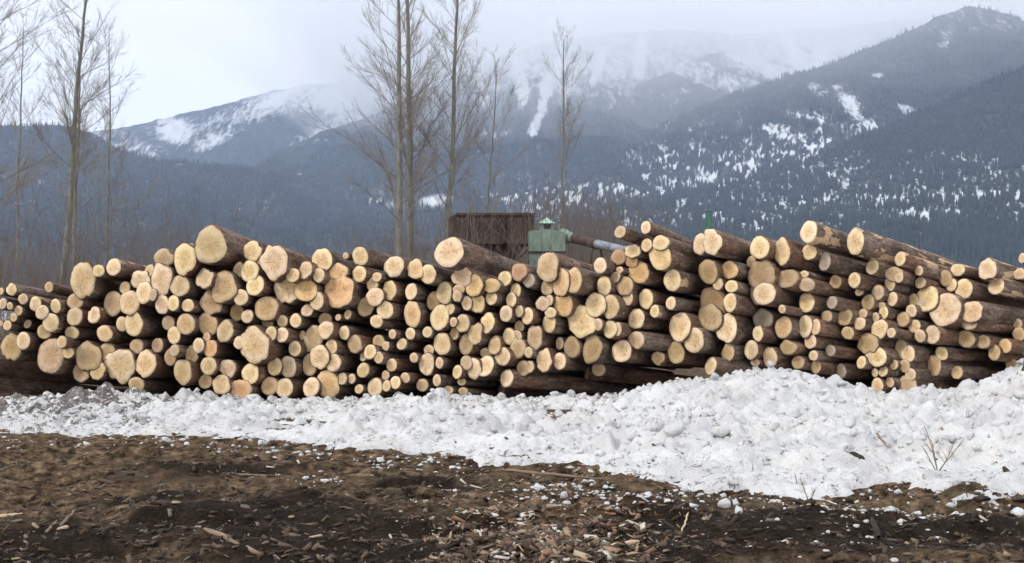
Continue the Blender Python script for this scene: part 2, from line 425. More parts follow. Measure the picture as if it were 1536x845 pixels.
# ------------------------------------------------------------------ snow bank
def pix_u(x, y): return x / y * F + 768.0
FRONT = [(-400, 640), (0, 652), (120, 662), (200, 668), (300, 664), (400, 664), (500, 680), (560, 688), (640, 690), (740, 712), (850, 734), (1000, 744), (1200, 754), (1400, 762), (1536, 765), (2000, 770)]
TOPROW = [(a, b + (16 if a < 950 else 10)) for a, b in [(-400, 598), (0, 596), (60, 585), (130, 581), (210, 591), (300, 588), (400, 594), (500, 596), (620, 594), (700, 590), (790, 592), (870, 592), (930, 584), (1000, 572), (1080, 566), (1150, 556), (1215, 562), (1270, 576), (1330, 592), (1400, 588), (1450, 582), (1490, 566), (1536, 545), (1650, 530), (2000, 560)]]
sx_ = np.arange(-11.5, 11.5, 0.026); sy_ = np.concatenate([np.arange(9.0, 22.6, 0.028), np.arange(22.6, 30, 0.1)])
SX, SY = np.meshgrid(sx_, sy_)
def snow_base(X, Y):
    u = pix_u(X, Y)
    vf = np.interp(u, *zip(*FRONT)); vt = np.interp(u, *zip(*TOPROW))
    df = EYE * F / (vf - HZ)
    ytop = 21.3
    zt = EYE - (vt - HZ) / F * ytop
    t = (Y - df) / (ytop - df)
    z = zt * np.clip(t, 0, 1) ** 0.9
    # keep rising gently, then level off under the logs
    z = np.where(t > 1, zt - (Y - ytop) * 0.04, z)
    z = np.where(t < 0, t * 1.2, z)
    z = z - np.clip(Y - 22.3, 0, 3) * 0.45
    return z, t
SZ, ST = snow_base(SX, SY)
SU = pix_u(SX, SY)
edge = sstep(0.0, 0.22, ST)
SZ = SZ + ground_z(SX, SY) * sstep(1.0, 0.4, ST) + 0.02 + 0.03 * edge + (fbm(SX * 1.0, SY * 1.2, 4, 51) - 0.5) * 0.42 * sstep(0.0, 0.4, ST) * sstep(1.25, 0.95, ST) \
     + (fbm(SX * 4, SY * 4, 3, 61) - 0.52) * (0.10 - 0.03 * edge)
left_thin = sstep(330, 120, SU)
SZ = SZ - left_thin * (0.10 * fbm(SX * 2.2, SY * 2.2, 3, 71) + 0.0) - sstep(0.30, 0.02, ST) * 0.15 * sstep(0.45, 0.7, fbm(SX * 1.5, SY * 4.5, 4, 83)) - sstep(0.12, 0.02, ST) * 0.06
_sp = []
for k in range(1000):
    y = rng.uniform(13, 20.8); x = rng.uniform(-1, 1) * (0.46 * y + 0.5); zb, tb = snow_base(np.array(x), np.array(y))
    if 0.3 < tb < 0.92: r = rng.uniform(0.10, 0.34); _sp.append((x, y, r, float(z_at(SZ, sx_, sy_, x, y)) - r * rng.uniform(0.25, 0.6)))
for k in range(15000):
    y = rng.uniform(9.5, 22.3); x = rng.uniform(-1, 1) * min(11.2, 0.50 * y + 0.8)
    zb, tb = snow_base(np.array(x), np.array(y)); zb = float(zb); tb = float(tb)
    if tb < 0.02: continue
    r = min(0.035 + rng.exponential(0.055) * (0.4 + 0.9 * min(tb, 1)), 0.30)
    if tb < 0.25: r = min(r, 0.05)
    if tb > 0.93 and x > -4: r = min(r, 0.13)
    zz = float(z_at(SZ, sx_, sy_, x, y))
    _sp.append((x, y, r, zz - r * rng.uniform(0.05, 0.5)))
spheres_into(SZ, sx_, sy_, _sp, 1.0)
SZ += (fbm(SX * 13, SY * 13, 3, 91) - 0.5) * 0.05
dirt_shade = 1.0 * sstep(340, 100, SU) * sstep(0.15, 0.7, ST) + 1.0 * sstep(340, 120, SU) * fbm(SX * 1.5, SY * 1.5, 3, 15)
dirt_shade += 0.35 * sstep(0.45, 0.95, ST) * sstep(1100, 900, SU) + 0.3 * sstep(0.9, 1.05, ST) + 0.30 * sstep(0.3, 0.0, ST)
dirt_shade += 0.35 * np.exp(-((SU - 860) / 110) ** 2) * sstep(0.8, 1.0, ST)  # shade of the gap under the logs, painted dark into the snow
dirt_shade -= 0.2 * sstep(950, 1300, SU) * (1 - sstep(0.3, 0.0, ST))
SZ = np.maximum(SZ, -0.6)
snow = np_mesh('snow_bank', np.stack([SX, SY, SZ], -1).reshape(-1, 3), grid_faces(len(sx_), len(sy_)), True, M_SNOW, attrs={'dirt': ('FLOAT', dirt_shade.ravel())})
tag(snow, kind='structure')

def surf_z(x, y):
    g = float(z_at(GZ, gx, gy, x, y))
    if 9.0 < y < 29 and abs(x) < 11.4: return max(g, float(z_at(SZ, sx_, sy_, x, y)))
    return g

# loose lumps of snow
def ico():
    import bmesh
    bm = bmesh.new(); bmesh.ops.create_icosphere(bm, subdivisions=2, radius=1)
    v = np.array([p.co[:] for p in bm.verts]); f = np.array([[q.index for q in t.verts] for t in bm.faces]); bm.free()
    return v, f
ICO_V, ICO_F = ico()
def lumps(name, items, mat, rough=0.22, attrs_fn=None):
    V, Fc, A = [], [], []
    for k, (x, y, z, r, sq) in enumerate(items):
        d = ICO_V.copy()
        n = fbm(d[:, 0] * 1.7 + k * 3.1 + 50, d[:, 1] * 1.7 + d[:, 2] * 2.3 + k, 2, 3)
        d = d * (1 + (n[:, None] - 0.5) * rough * 4)
        for q in range(6):
            nn = rng.normal(0, 1, 3); nn /= np.linalg.norm(nn); pr = d @ nn; cc = rng.uniform(0.5, 0.85)
            d = d - np.clip(pr - cc, 0, None)[:, None] * nn
        a = random.uniform(0, 6.28); ca, sa = math.cos(a), math.sin(a)
        s = np.array([random.uniform(0.8, 1.3), random.uniform(0.7, 1.1), sq])
        d = d * s * r
        d = np.stack([d[:, 0] * ca - d[:, 1] * sa, d[:, 0] * sa + d[:, 1] * ca, d[:, 2]], 1) + (x, y, z)
        Fc.append(ICO_F + len(ICO_V) * k); V.append(d)
        A.append(np.full(len(ICO_V), random.random()))
    return np_mesh(name, np.concatenate(V), np.concatenate(Fc), True, mat, attrs={'dirt': ('FLOAT', np.concatenate(A) * (attrs_fn or 0.3))})
it = []
for k in range(3600):
    y = rng.uniform(10, 22.2); x = rng.uniform(-1, 1) * (0.48 * y + 0.5)
    zb, tb = snow_base(np.array(x), np.array(y))
    if tb < -0.12 or (tb < 0.1 and rng.random() < 0.45): continue
    r = min(0.014 + rng.exponential(0.022), 0.11) * (0.6 if tb < 0.2 else 1)
    if tb > 0.85: r = min(r * 1.3, 0.09)
    it.append((x, y, surf_z(x, y) + r * 0.25, r, random.uniform(0.6, 0.95)))
tag(lumps('snow_chunks', it, M_SNOW), 'loose broken lumps of snow lying over the snow bank', 'snow', kind='stuff')

# ------------------------------------------------------------------ mountains
def crest_z(px, Y, pts):
    xs, ys = zip(*pts)
    # rounded interpolation of the ridge line
    v = (np.interp(px, xs, ys) * 2 + np.interp(px - 22, xs, ys) + np.interp(px + 22, xs, ys)) / 4
    return EYE + (HZ - v) / F * Y

class Layer:
    def __init__(s, name, pts, Yc, Yf, px0, px1, nx, ny, gul, seed, snowfn, scale, pw=1.15, mat=None):
        s.pts, s.Yc, s.Yf, s.gul, s.seed, s.pw = pts, Yc, Yf, gul, seed, pw
        X = np.linspace((px0 - 768) / F * Yc, (px1 - 768) / F * Yc, nx)
        t = np.concatenate([np.linspace(0, 1, ny), np.linspace(1, 1.25, 9)[1:]])
        s.X, s.Y = np.meshgrid(X, Yf + (Yc - Yf) * t)
        s.Z = s.height(s.X, s.Y)
        u = s.X / s.Y * F + 768; v = HZ - (s.Z - EYE) / s.Y * F
        sn = snowfn(u, v, s.X, s.Y, s.Z)
        s.snowfn = snowfn
        s.ob = np_mesh(name, np.stack([s.X, s.Y, s.Z], -1).reshape(-1, 3), grid_faces(nx, len(t)), True, mat or mat_mountain(name + '_surface', scale), attrs={'snow': ('FLOAT', sn.ravel())})
        tag(s.ob, kind='structure')
    def height(s, X, Y):
        t = (Y - s.Yf) / (s.Yc - s.Yf)
        u = X / s.Yc * F + 768
        zc = crest_z(u, s.Yc, s.pts)
        tt = np.clip(t, 0, 1)
        z = zc * tt ** s.pw
        L = s.Yc - s.Yf
        rid = 1 - np.abs(2 * fbm(X / (L * 0.13) + Y / (L * 0.5), Y / (L * 0.55), 4, s.seed) - 1)
        rid2 = 1 - np.abs(2 * fbm(X / (L * 0.045), Y / (L * 0.14), 3, s.seed + 9) - 1)
        z = z + s.gul * (rid - 0.75 + 0.35 * (rid2 - 0.7)) * np.sin(np.pi * np.clip(tt, 0, 1)) ** 0.7 * 2.0
        z = z + s.gul * 0.16 * (fbm(X / (L * 0.02), Y / (L * 0.05), 3, s.seed + 5) - 0.5) * tt
        z = np.where(t > 1, z - (t - 1) * L * 0.55, z)
        return z - 3 * (tt < 0.001)

def blobs(u, v, L):
    o = np.zeros_like(u)
    for (x, y, rx, ry, a, k) in L:
        ca, sa = math.cos(a), math.sin(a)
        du, dv = u - x, v - y
        p, q = (du * ca + dv * sa) / rx, (-du * sa + dv * ca) / ry
        o = np.maximum(o, k * np.exp(-(p * p + q * q) ** 1.5))
    return o

def streak(u, v, pts, w):
    """a snow chute running down the mountain"""
    o = np.zeros_like(u)
    for (a, b) in zip(pts[:-1], pts[1:]):
        dx, dy = b[0] - a[0], b[1] - a[1]
        t = np.clip(((u - a[0]) * dx + (v - a[1]) * dy) / (dx * dx + dy * dy), 0, 1)
        d = np.hypot(u - a[0] - t * dx, v - a[1] - t * dy)
        o = np.maximum(o, sstep(2.0, 0.1, d / (w * (0.6 + 0.8 * fbm(v / 12, u / 12, 2, 8)))))
    return o

def snowA(u, v, X, Y, Z):
    o = 0.30 * sstep(235, 195, v + 26 * (fbm(u / 40, v / 18, 3, 3) - 0.5)) + 0.22 * sstep(190, 150, v)
    o += blobs(u, v, [(262, 196, 30, 22, 0.3, 0.75), (205, 226, 60, 13, 0.1, 0.6), (316, 214, 34, 12, -0.4, 0.75), (160, 215, 40, 18, 0.2, 0.35), (415, 150, 55, 14, -0.4, 0.5), (490, 150, 60, 22, 0.1, 0.4), (500, 190, 70, 14, -0.4, 0.45), (352, 228, 14, 4, 0, 0.5), (280, 248, 10, 5, 0, 0.7), (350, 180, 60, 12, -0.25, 0.3)])
    o -= blobs(u, v, [(395, 205, 80, 16, -0.35, 0.45), (300, 165, 60, 6, -0.2, 0.25), (340, 250, 120, 18, 0, 0.5)])
    return o * 1.0 + 0.02
def snowB(u, v, X, Y, Z):
    o = 0.66 * sstep(200, 105, v + 50 * (fbm(u / 22, v / 70, 3, 13) - 0.5)) * sstep(600, 740, u) + 0.10 * sstep(0.5, 0.7, fbm(u / 6, v / 8, 2, 17)) * sstep(620, 700, u)
    o = o + 0.9 * streak(u, v, [(838, 95), (822, 130), (812, 165), (802, 196)], 7) + 0.8 * streak(u, v, [(776, 92), (780, 120), (787, 152)], 6)
    o = o + 0.6 * streak(u, v, [(966, 70), (958, 110)], 7) + 0.5 * streak(u, v, [(870, 100), (846, 150)], 5) + 0.6 * streak(u, v, [(1180, 55), (1200, 95)], 8) + 0.6 * streak(u, v, [(1235, 75), (1228, 100)], 9)
    o += 0.5 * streak(u, v, [(905, 75), (890, 120)], 6) + 0.5 * streak(u, v, [(1285, 60), (1270, 85)], 6) + 0.45 * streak(u, v, [(720, 110), (730, 160)], 6)
    sp = 0.45 * fbm(u / 14, v / 12, 2, 19) + 0.55 * fbm(u / 3.6, v / 7, 2, 20)
    o += blobs(u, v, [(655, 302, 30, 12, 0, 0.75), (570, 330, 25, 8, 0, 0.4), (740, 200, 40, 12, 0, 0.4), (570, 352, 16, 5, 0, 0.6), (480, 210, 20, 6, 0, 0.5), (770, 265, 30, 5, 0, 0.4)])
    o += blobs(u, v, [(380, 300, 60, 28, -0.6, 0.8), (480, 295, 60, 30, 0, 0.75), (440, 270, 40, 14, 0, 0.6), (560, 305, 70, 25, 0, 0.6), (860, 285, 90, 20, 0, 0.7), (700, 330, 120, 10, 0, 0.4), (560, 355, 100, 8, 0, 0.4)]) * sstep(0.47, 0.60, sp)
    return o + 0.0
def snowC(u, v, X, Y, Z):
    o = blobs(u, v, [(1140, 90, 55, 26, 0.25, 0.8), (1180, 112, 60, 18, 0.2, 0.8), (1040, 160, 14, 5, 0, 0.4)])
    return o + 0.35 * sstep(140, 70, v)
def snowD(u, v, X, Y, Z):
    sp = 0.30 * fbm(u / 16, v / 12, 2, 23) + 0.70 * fbm(u / 3.0, v / 6, 2, 25)
    o = blobs(u, v, [(1278, 160, 14, 26, -0.55, 0.8), (1300, 185, 26, 7, 0.5, 0.65), (1360, 163, 20, 8, 0.2, 0.75), (1318, 113, 11, 4, 0, 0.75), (1222, 128, 12, 6, 0, 0.6), (1258, 130, 16, 5, 0.1, 0.6), (1188, 130, 6, 4, 0, 0.5), (1220, 175, 30, 10, 0.2, 0.5), (1055, 262, 26, 10, 0.5, 0.7)])
    o += 0.62 * sstep(0.46, 0.64, sp) * (sstep(195, 240, v + 0.10 * (u - 1100)) + 0.45 * sstep(120, 190, v)) + 0.25 * sstep(0.6, 0.75, sp) * sstep(120, 170, v)
    o += 0.45 * sstep(85, 5, v + 40 * (fbm(u / 16, v / 20, 2, 4) - 0.5)) * sstep(1310, 1400, u) + blobs(u, v, [(1420, 60, 14, 20, 0.4, 0.45), (1350, 95, 30, 8, -0.4, 0.4), (1240, 140, 40, 8, 0.2, 0.4), (1180, 200, 50, 10, 0.2, 0.42)])
    return o
def snowE(u, v, X, Y, Z):
    sp = 0.30 * fbm(u / 14, v / 10, 3, 29) + 0.70 * fbm(u / 3.2, v / 6, 2, 33)
    o = 0.66 * sstep(0.45, 0.64, sp) * sstep(195, 260, v) + 0.40 * blobs(u, v, [(1200, 300, 160, 7, -0.03, 1), (1450, 294, 220, 7, -0.04, 1), (1100, 325, 70, 14, 0, 0.8), (1160, 345, 90, 10, 0, 0.8), (1380, 318, 60, 10, 0, 0.9), (1440, 235, 60, 12, 0.1, 0.6), (1280, 232, 20, 10, 0, 0.7)])
    return o * sstep(365, 335, v)
def snowG(u, v, X, Y, Z):
    o = 0.3 * sstep(0.62, 0.75, fbm(u / 12, v / 12, 2, 39)) + blobs(u, v, [(0, 265, 20, 12, 0, 0.5), (30, 300, 30, 8, 0, 0.3)])
    return o

mts = {}
mts['A'] = Layer('snowy_mountain', [(-900, 230), (-300, 215), (0, 205), (120, 200), (180, 192), (235, 179), (300, 165), (370, 146), (430, 130), (470, 126), (530, 124), (600, 132), (700, 150), (900, 180), (2200, 200)], 8300, 4600, -500, 900, 560, 220, 150, 1, snowA, 0.010)
mts['G'] = Layer('left_foothill', [(-1500, 160), (-300, 180), (0, 190), (60, 186), (110, 189), (150, 206), (190, 232), (260, 246), (340, 246), (430, 262), (600, 320), (760, 380), (2300, 400)], 4300, 1500, -700, 800, 420, 160, 70, 2, snowG, 0.016)
mts['B'] = Layer('central_mountain', [(-200, 330), (180, 300), (300, 262), (430, 222), (500, 192), (560, 172), (640, 132), (720, 96), (800, 66), (900, 50), (1000, 44), (1130, 50), (1200, 42), (1300, 34), (1400, 26), (1536, 40), (2300, 60)], 6700, 2600, -100, 2000, 900, 260, 120, 3, snowB, 0.012)
mts['C'] = Layer('middle_ridge', [(-200, 440), (700, 290), (760, 240), (830, 194), (900, 152), (960, 124), (1020, 102), (1050, 84), (1090, 74), (1150, 92), (1250, 120), (1500, 160), (2200, 250)], 5800, 3300, 500, 1500, 420, 150, 90, 4, snowC, 0.014)
mts['D'] = Layer('high_ridge', [(400, 440), (760, 270), (860, 236), (960, 200), (1030, 170), (1130, 130), (1170, 118), (1220, 105), (1300, 74), (1380, 38), (1430, 14), (1470, 6), (1500, 12), (1536, 32), (1700, 80), (2300, 200)], 4700, 2000, 600, 2000, 700, 240, 95, 5, snowD, 0.018)
mts['E'] = Layer('near_ridge', [(300, 430), (700, 345), (900, 312), (1100, 278), (1230, 236), (1300, 202), (1400, 160), (1480, 124), (1536, 100), (1700, 40), (2300, 60)], 3100, 1000, 500, 2100, 700, 260, 45, 6, snowE, 0.030)

# conifers covering the slopes: a mass nobody could count
def forest(name, lay, n, px0, px1, v0, hmin, hmax, t0=0.0, t1=1.0, thr=0.33, seed=0):
    r = np.random.default_rng(seed)
    t = r.uniform(t0, t1, n); Y = lay.Yf + (lay.Yc - lay.Yf) * t
    X = (r.uniform(px0, px1, n) - 768) / F * Y
    Z = lay.height(X, Y)
    u = X / Y * F + 768; v = HZ - (Z - EYE) / Y * F
    s = lay.snowfn(u, v, X, Y, Z) + (r.random(n) - 0.5) * 0.35
    k = s < thr
    X, Y, Z = X[k], Y[k], Z[k]; n = len(X)
    h = r.uniform(hmin, hmax, n) * (0.6 + 0.6 * vnoise(X / 90, Y / 90, 5)); w = h * r.uniform(0.13, 0.2, n)
    a = r.uniform(0, 6.28, n)
    # two stacked skirts, three sides each, and a tip
    V = np.zeros((n, 7, 3))
    for q in range(3):
        b = a + q * 2.0944
        V[:, q] = np.stack([X + w * np.cos(b), Y + w * np.sin(b), Z - 1.0 + 0.06 * h], 1)
        b = b + 1.05
        V[:, 3 + q] = np.stack([X + 0.62 * w * np.cos(b), Y + 0.62 * w * np.sin(b), Z + h * 0.48], 1)
    V[:, 6] = np.stack([X, Y, Z + h], 1)
    f = np.array([[0, 1, 3], [1, 4, 3], [1, 2, 4], [2, 5, 4], [2, 0, 5], [0, 3, 5], [3, 4, 6], [4, 5, 6], [5, 3, 6]])
    Fc = (f[None] + (np.arange(n) * 7)[:, None, None]).reshape(-1, 3)
    o = np_mesh(name, V.reshape(-1, 3), Fc, False, M_CONIFER)
    tag(o, None, None, kind='stuff')
    return o
tag(forest('near_ridge_forest', mts['E'], 42000, 850, 1750, 0, 11, 21, 0.0, 1.0, 0.45, 1), 'dark conifer forest covering the near ridge on the right', 'forest')
tag(forest('high_ridge_forest', mts['D'], 30000, 800, 1750, 0, 14, 24, 0.1, 1.0, 0.3, 2), 'hazy conifer forest on the high ridge behind', 'forest')
tag(forest('valley_forest', mts['B'], 34000, 150, 1150, 0, 15, 26, 0.0, 0.6, 0.3, 3), 'blue hazed conifer forest low on the central mountain', 'forest')
tag(forest('left_foothill_forest', mts['G'], 16000, -100, 650, 0, 12, 22, 0.0, 1.0, 0.4, 4), 'dark conifer forest on the foothill at the left', 'forest')

# ------------------------------------------------------------------ bare trees
class Tubes:
    def __init__(s): s.V, s.Q, s.n = [], [], 0
    def add(s, pts, rad, sides=4):
        pts = np.asarray(pts, float); rad = np.asarray(rad, float); k = len(pts)
        d = np.gradient(pts, axis=0); d /= np.linalg.norm(d, axis=1)[:, None] + 1e-9
        ref = np.array([0.0, 0, 1]) if abs(d[:, 2]).mean() < 0.8 else np.array([1.0, 0, 0])
        a = np.cross(d, ref); a /= np.linalg.norm(a, axis=1)[:, None] + 1e-9
        b = np.cross(d, a)
        th = np.arange(sides) * 2 * np.pi / sides
        ring = pts[:, None] + rad[:, None, None] * (np.cos(th)[None, :, None] * a[:, None] + np.sin(th)[None, :, None] * b[:, None])
        s.V.append(ring.reshape(-1, 3))
        i = np.arange(k - 1)[:, None] * sides + np.arange(sides)[None]
        j = np.arange(k - 1)[:, None] * sides + (np.arange(sides)[None] + 1) % sides
        q = np.stack([i, j, j + sides, i + sides], -1).reshape(-1, 4) + s.n
        s.Q.append(q)
        s.n += k * sides
    def build(s, name, mat, parent=None, matrix=None):
        return np_mesh(name, np.concatenate(s.V), np.concatenate(s.Q), True, mat, parent, matrix=matrix)

def limb(p, d, L, n, wob, lift, rs):
    pts = [p.copy()]
    for k in range(n):
        d = d + rs.normal(0, wob, 3); d[2] += lift / n; d /= np.linalg.norm(d)
        p = p + d * L / n; pts.append(p.copy())
    return np.array(pts), d

def bare_tree(label, px, py_base, Yt, top_px, top_py, wpx, seed, first=0.25, spread=0.26, nb=34, dens=1.0, up=0.9, group='bare leafless trees behind the pile'):
    rs = np.random.default_rng(seed)
    bx = (px - 768) / F * Yt
    base = np.array([bx, Yt, 0.0]); top = np.array(at(top_px, top_py, Yt))
    H = top[2] - base[2]
    root = empty('bare_tree', (bx, Yt, 0)); tag(root, label, 'tree', group)
    tr = Tubes(); cr = Tubes()
    n = 22
    ts = np.linspace(0, 1, n)
    cx = np.cumsum(rs.normal(0, 0.012, n)) * H * 0.14
    pts = base + (top - base) * ts[:, None]; pts[:, 0] += (cx - cx[0] - (cx[-1] - cx[0]) * ts); pts[:, 1] += np.cumsum(rs.normal(0, 0.01, n)) * H * 0.1
    r0 = wpx * 0.84 / F * Yt / 2
    rad = r0 * (1.12 - ts) ** 0.75 * 0.93; rad[0] *= 1.3
    rad = np.maximum(rad, 0.012)
    tr.add(pts - np.array([bx, Yt, 0]), rad, 9)
    org = np.array([bx, Yt, 0])
    def sub(p, d, L, r, lev):
        q, de = limb(p, d, L, 7 if lev < 2 else 4, 0.05 if lev < 2 else 0.09, 0.12 * up, rs)
        cr.add(q - org, np.linspace(r, max(r * 0.2, 0.002), len(q)), 4 if lev == 0 else 3)
        if lev >= 3: return
        m = {0: int(11 * dens + L * 2), 1: int(6 * dens + L * 1.5), 2: 3}[lev]
        for k in range(m):
            t = rs.uniform(0.15, 1.0); i = min(int(t * (len(q) - 1)), len(q) - 2); f = t * (len(q) - 1) - i
            pp = q[i] * (1 - f) + q[i + 1] * f; dd = q[i + 1] - q[i]; dd /= np.linalg.norm(dd)
            nd = dd * 1.0 + rs.normal(0, 0.36, 3); nd[2] += 0.15; nd /= np.linalg.norm(nd)
            LL = L * rs.uniform(0.28, 0.5) * (1.1 - 0.5 * t)
            if LL > 0.12: sub(pp, nd, LL, max(r * 0.42 * (1 - 0.4 * t), 0.0024), lev + 1)
    for k in range(nb):
        t = min(first + (1 - first) * ((k + rs.uniform(-0.6, 1.6)) / nb), 0.98)
        i = min(int(t * (n - 1)), n - 2); f = t * (n - 1) - i
        p = pts[i] * (1 - f) + pts[i + 1] * f
        az = k * 2.4 + rs.uniform(-1.2, 1.2)
        el = R(rs.uniform(30, 72))
        d = np.array([math.cos(az) * math.cos(el), math.sin(az) * math.cos(el), math.sin(el)])
        L = H * spread * (1.15 - 0.8 * t) * rs.choice([rs.uniform(0.25, 0.6), rs.uniform(0.7, 1.1), rs.uniform(1.0, 1.4)], p=[0.35, 0.45, 0.2])
        rr = rad[i] * 0.15 + 0.003
        sub(p, d, L, rr, 0)
    tr.build('trunk', M_TRUNK, root); cr.build('crown', M_TWIG, root)
    return root

TREES = [
    ('tall bare tree with a straight trunk, left one of the close pair', 598, 400, 44, 596, -90, 15, 1, 0.28, 0.25, 60),
    ('tall bare tree with a leaning trunk, right one of the close pair', 619, 400, 46, 609, -110, 15, 2, 0.34, 0.23, 52),
    ('tall bare tree whose trunk rises beside the rusty hopper', 671, 400, 45, 690, -70, 13, 3, 0.34, 0.26, 52),
    ('slender bare tree standing in front of the rusty hopper', 716, 400, 50, 745, 105, 6, 4, 0.36, 0.30, 22),
    ('small upright bare tree behind the green duct hood', 838, 400, 58, 846, 58, 7, 5, 0.40, 0.26, 30),
    ('thick forked bare tree rising on the left', 88, 400, 40, 128, -60, 14, 6, 0.42, 0.26, 52),
    ('thin dark bare tree just right of the thick forked one', 158, 400, 44, 163, 62, 6, 7, 0.30, 0.34, 22),
    ('bare tree at the left edge with drooping side branches', -28, 400, 36, -20, -60, 18, 8, 0.30, 0.32, 50),
    ('spindly bare tree between the left edge and the thick forked one', 24, 400, 55, 33, 40, 6, 9, 0.35, 0.26, 24),
]
for T in TREES: bare_tree(*T)
bare_tree('second stem of the forked bare tree on the left, leaning inward', 104, 400, 41, 118, 90, 10, 16, 0.45, 0.26, 20)

# brush: thin bare stems in a mass
br = Tubes(); rs = np.random.default_rng(5)
def brush_patch(n, px0, px1, Y0, Y1, h0, h1):
    for k in range(n):
        Y = rs.uniform(Y0, Y1); X = (rs.uniform(px0, px1) - 768) / F * Y; h = rs.uniform(h0, h1)
        q, _ = limb(np.array([X, Y, 0.0]), np.array([rs.normal(0, 0.16), rs.normal(0, 0.16), 1.0]), h, 6, 0.07, 0.1, rs)
        br.add(q, np.linspace(0.009, 0.003, 7) * (0.6 + h / 7), 3)
        for j in range(9):
            t = rs.uniform(0.25, 1); i = min(int(t * 6), 5)
            q2, _ = limb(q[i], np.array([rs.normal(0, 0.6), rs.normal(0, 0.5), 0.8]), h * rs.uniform(0.12, 0.34), 3, 0.12, 0.3, rs)
            br.add(q2, np.linspace(0.0045, 0.0022, 4), 3)
brush_patch(700, -150, 330, 32, 60, 2.4, 5.2)
brush_patch(220, 250, 560, 36, 60, 2.4, 4.2)
brush_patch(600, 520, 1000, 38, 60, 3.0, 5.4)
brush_patch(120, 655, 960, 29.5, 32.5, 2.6, 4.6)
brush_patch(300, -150, 300, 34, 60, 2.0, 3.8)
brush_patch(220, 780, 940, 42, 60, 4.0, 6.6)
tag(br.build('brush', M_BRUSH), 'thicket of thin bare brown stems behind the log pile', 'brush', kind='stuff')

# ------------------------------------------------------------------ plant behind the pile
def box_v(x0, x1, y0, y1, z0, z1, bev=0.0):
    import bmesh
    bm = bmesh.new()
    bmesh.ops.create_cube(bm, size=1)
    for v in bm.verts:
        v.co = Vector(((x0 + x1) / 2 + v.co.x * (x1 - x0), (y0 + y1) / 2 + v.co.y * (y1 - y0), (z0 + z1) / 2 + v.co.z * (z1 - z0)))
    if bev: bmesh.ops.bevel(bm, geom=bm.edges[:], offset=bev, segments=2, affect='EDGES')
    return bm
def bm_obj(name, bms, mat, parent, smooth=False):
    import bmesh
    me = bpy.data.meshes.new(name); out = bmesh.new()
    for b in bms:
        tmp = bpy.data.meshes.new('t'); b.to_mesh(tmp); out.from_mesh(tmp); b.free(); bpy.data.meshes.remove(tmp)
    out.to_mesh(me); out.free(); me.materials.append(mat)
    if smooth:
        for p in me.polygons: p.use_smooth = True
    o = bpy.data.objects.new(name, me); COL.objects.link(o); o.parent = parent
    return o
def prism(outline, y0, y1):
    """outline [(x,z)] pushed along y"""
    import bmesh
    bm = bmesh.new()
    a = [bm.verts.new((x, y0, z)) for x, z in outline]; b = [bm.verts.new((x, y1, z)) for x, z in outline]
    bm.faces.new(a[::-1]); bm.faces.new(b)
    for i in range(len(a)):
        j = (i + 1) % len(a); bm.faces.new((a[i], a[j], b[j], b[i]))
    bmesh.ops.recalc_face_normals(bm, faces=bm.faces)
    return bm

YH = 34.0
c0 = at(675, 400, YH); c1 = at(800, 400, YH); zt = at(0, 325, YH).z; zb = at(0, 368, YH).z
hop = empty('rusty_hopper', ((c0.x + c1.x) / 2, YH, 0))
tag(hop, 'rusty brown steel hopper with rounded corners standing behind the pile beside the green hood', 'hopper')
hw = (c1.x - c0.x) / 2; dz = zt - zb
ol = [(-hw, zb), (hw, zb), (hw, zt - 0.05), (hw - 0.05, zt), (-hw + 0.22, zt)] + [(-hw + 0.22 - 0.22 * math.sin(a), zt - 0.22 + 0.22 * math.cos(a)) for a in (0.4, 0.8, 1.2)] + [(-hw, zt - 0.24)]
bm_obj('bin', [prism(ol, -0.9, 0.9)], M_RUST, hop)
bm_obj('rim', [box_v(-hw + 0.2, hw + 0.03, -0.95, -0.86, zt - 0.03, zt + 0.035), box_v(-hw + 0.2, hw + 0.03, 0.86, 0.95, zt - 0.03, zt + 0.035)], M_RUST2, hop)
for q in (-0.55, 0.3):
    bm_obj('rib', [box_v(q * hw - 0.02, q * hw + 0.02, -0.955, -0.897, zb + 0.02, zt - 0.04)], M_RUST2, hop)
bm_obj('chute', [prism([(-hw * 0.8, zb - 0.003), (hw * 0.8, zb - 0.003), (hw * 0.3, zb - 0.75), (-hw * 0.3, zb - 0.75)], -0.6, 0.6)], M_RUST2, hop)
for sx in (-1, 1):
    for sy in (-0.8, 0.8):
        bm_obj('leg', [box_v(sx * hw * 0.93 - 0.05, sx * hw * 0.93 + 0.05, sy - 0.05, sy + 0.05, 0, zb - 0.003)], M_RUST2, hop)
tb = Tubes()
for (a, b) in (((-hw * .93, zb - .1), (hw * .93, 1.4)), ((hw * .93, zb - .1), (-hw * .93, 1.4)), ((-hw * .93, 1.9), (hw * .93, 1.9))):
    tb.add([(a[0], -0.86, a[1]), (b[0], -0.86, b[1])], [0.035, 0.035], 6)
tb.build('brace', M_RUST2, hop)

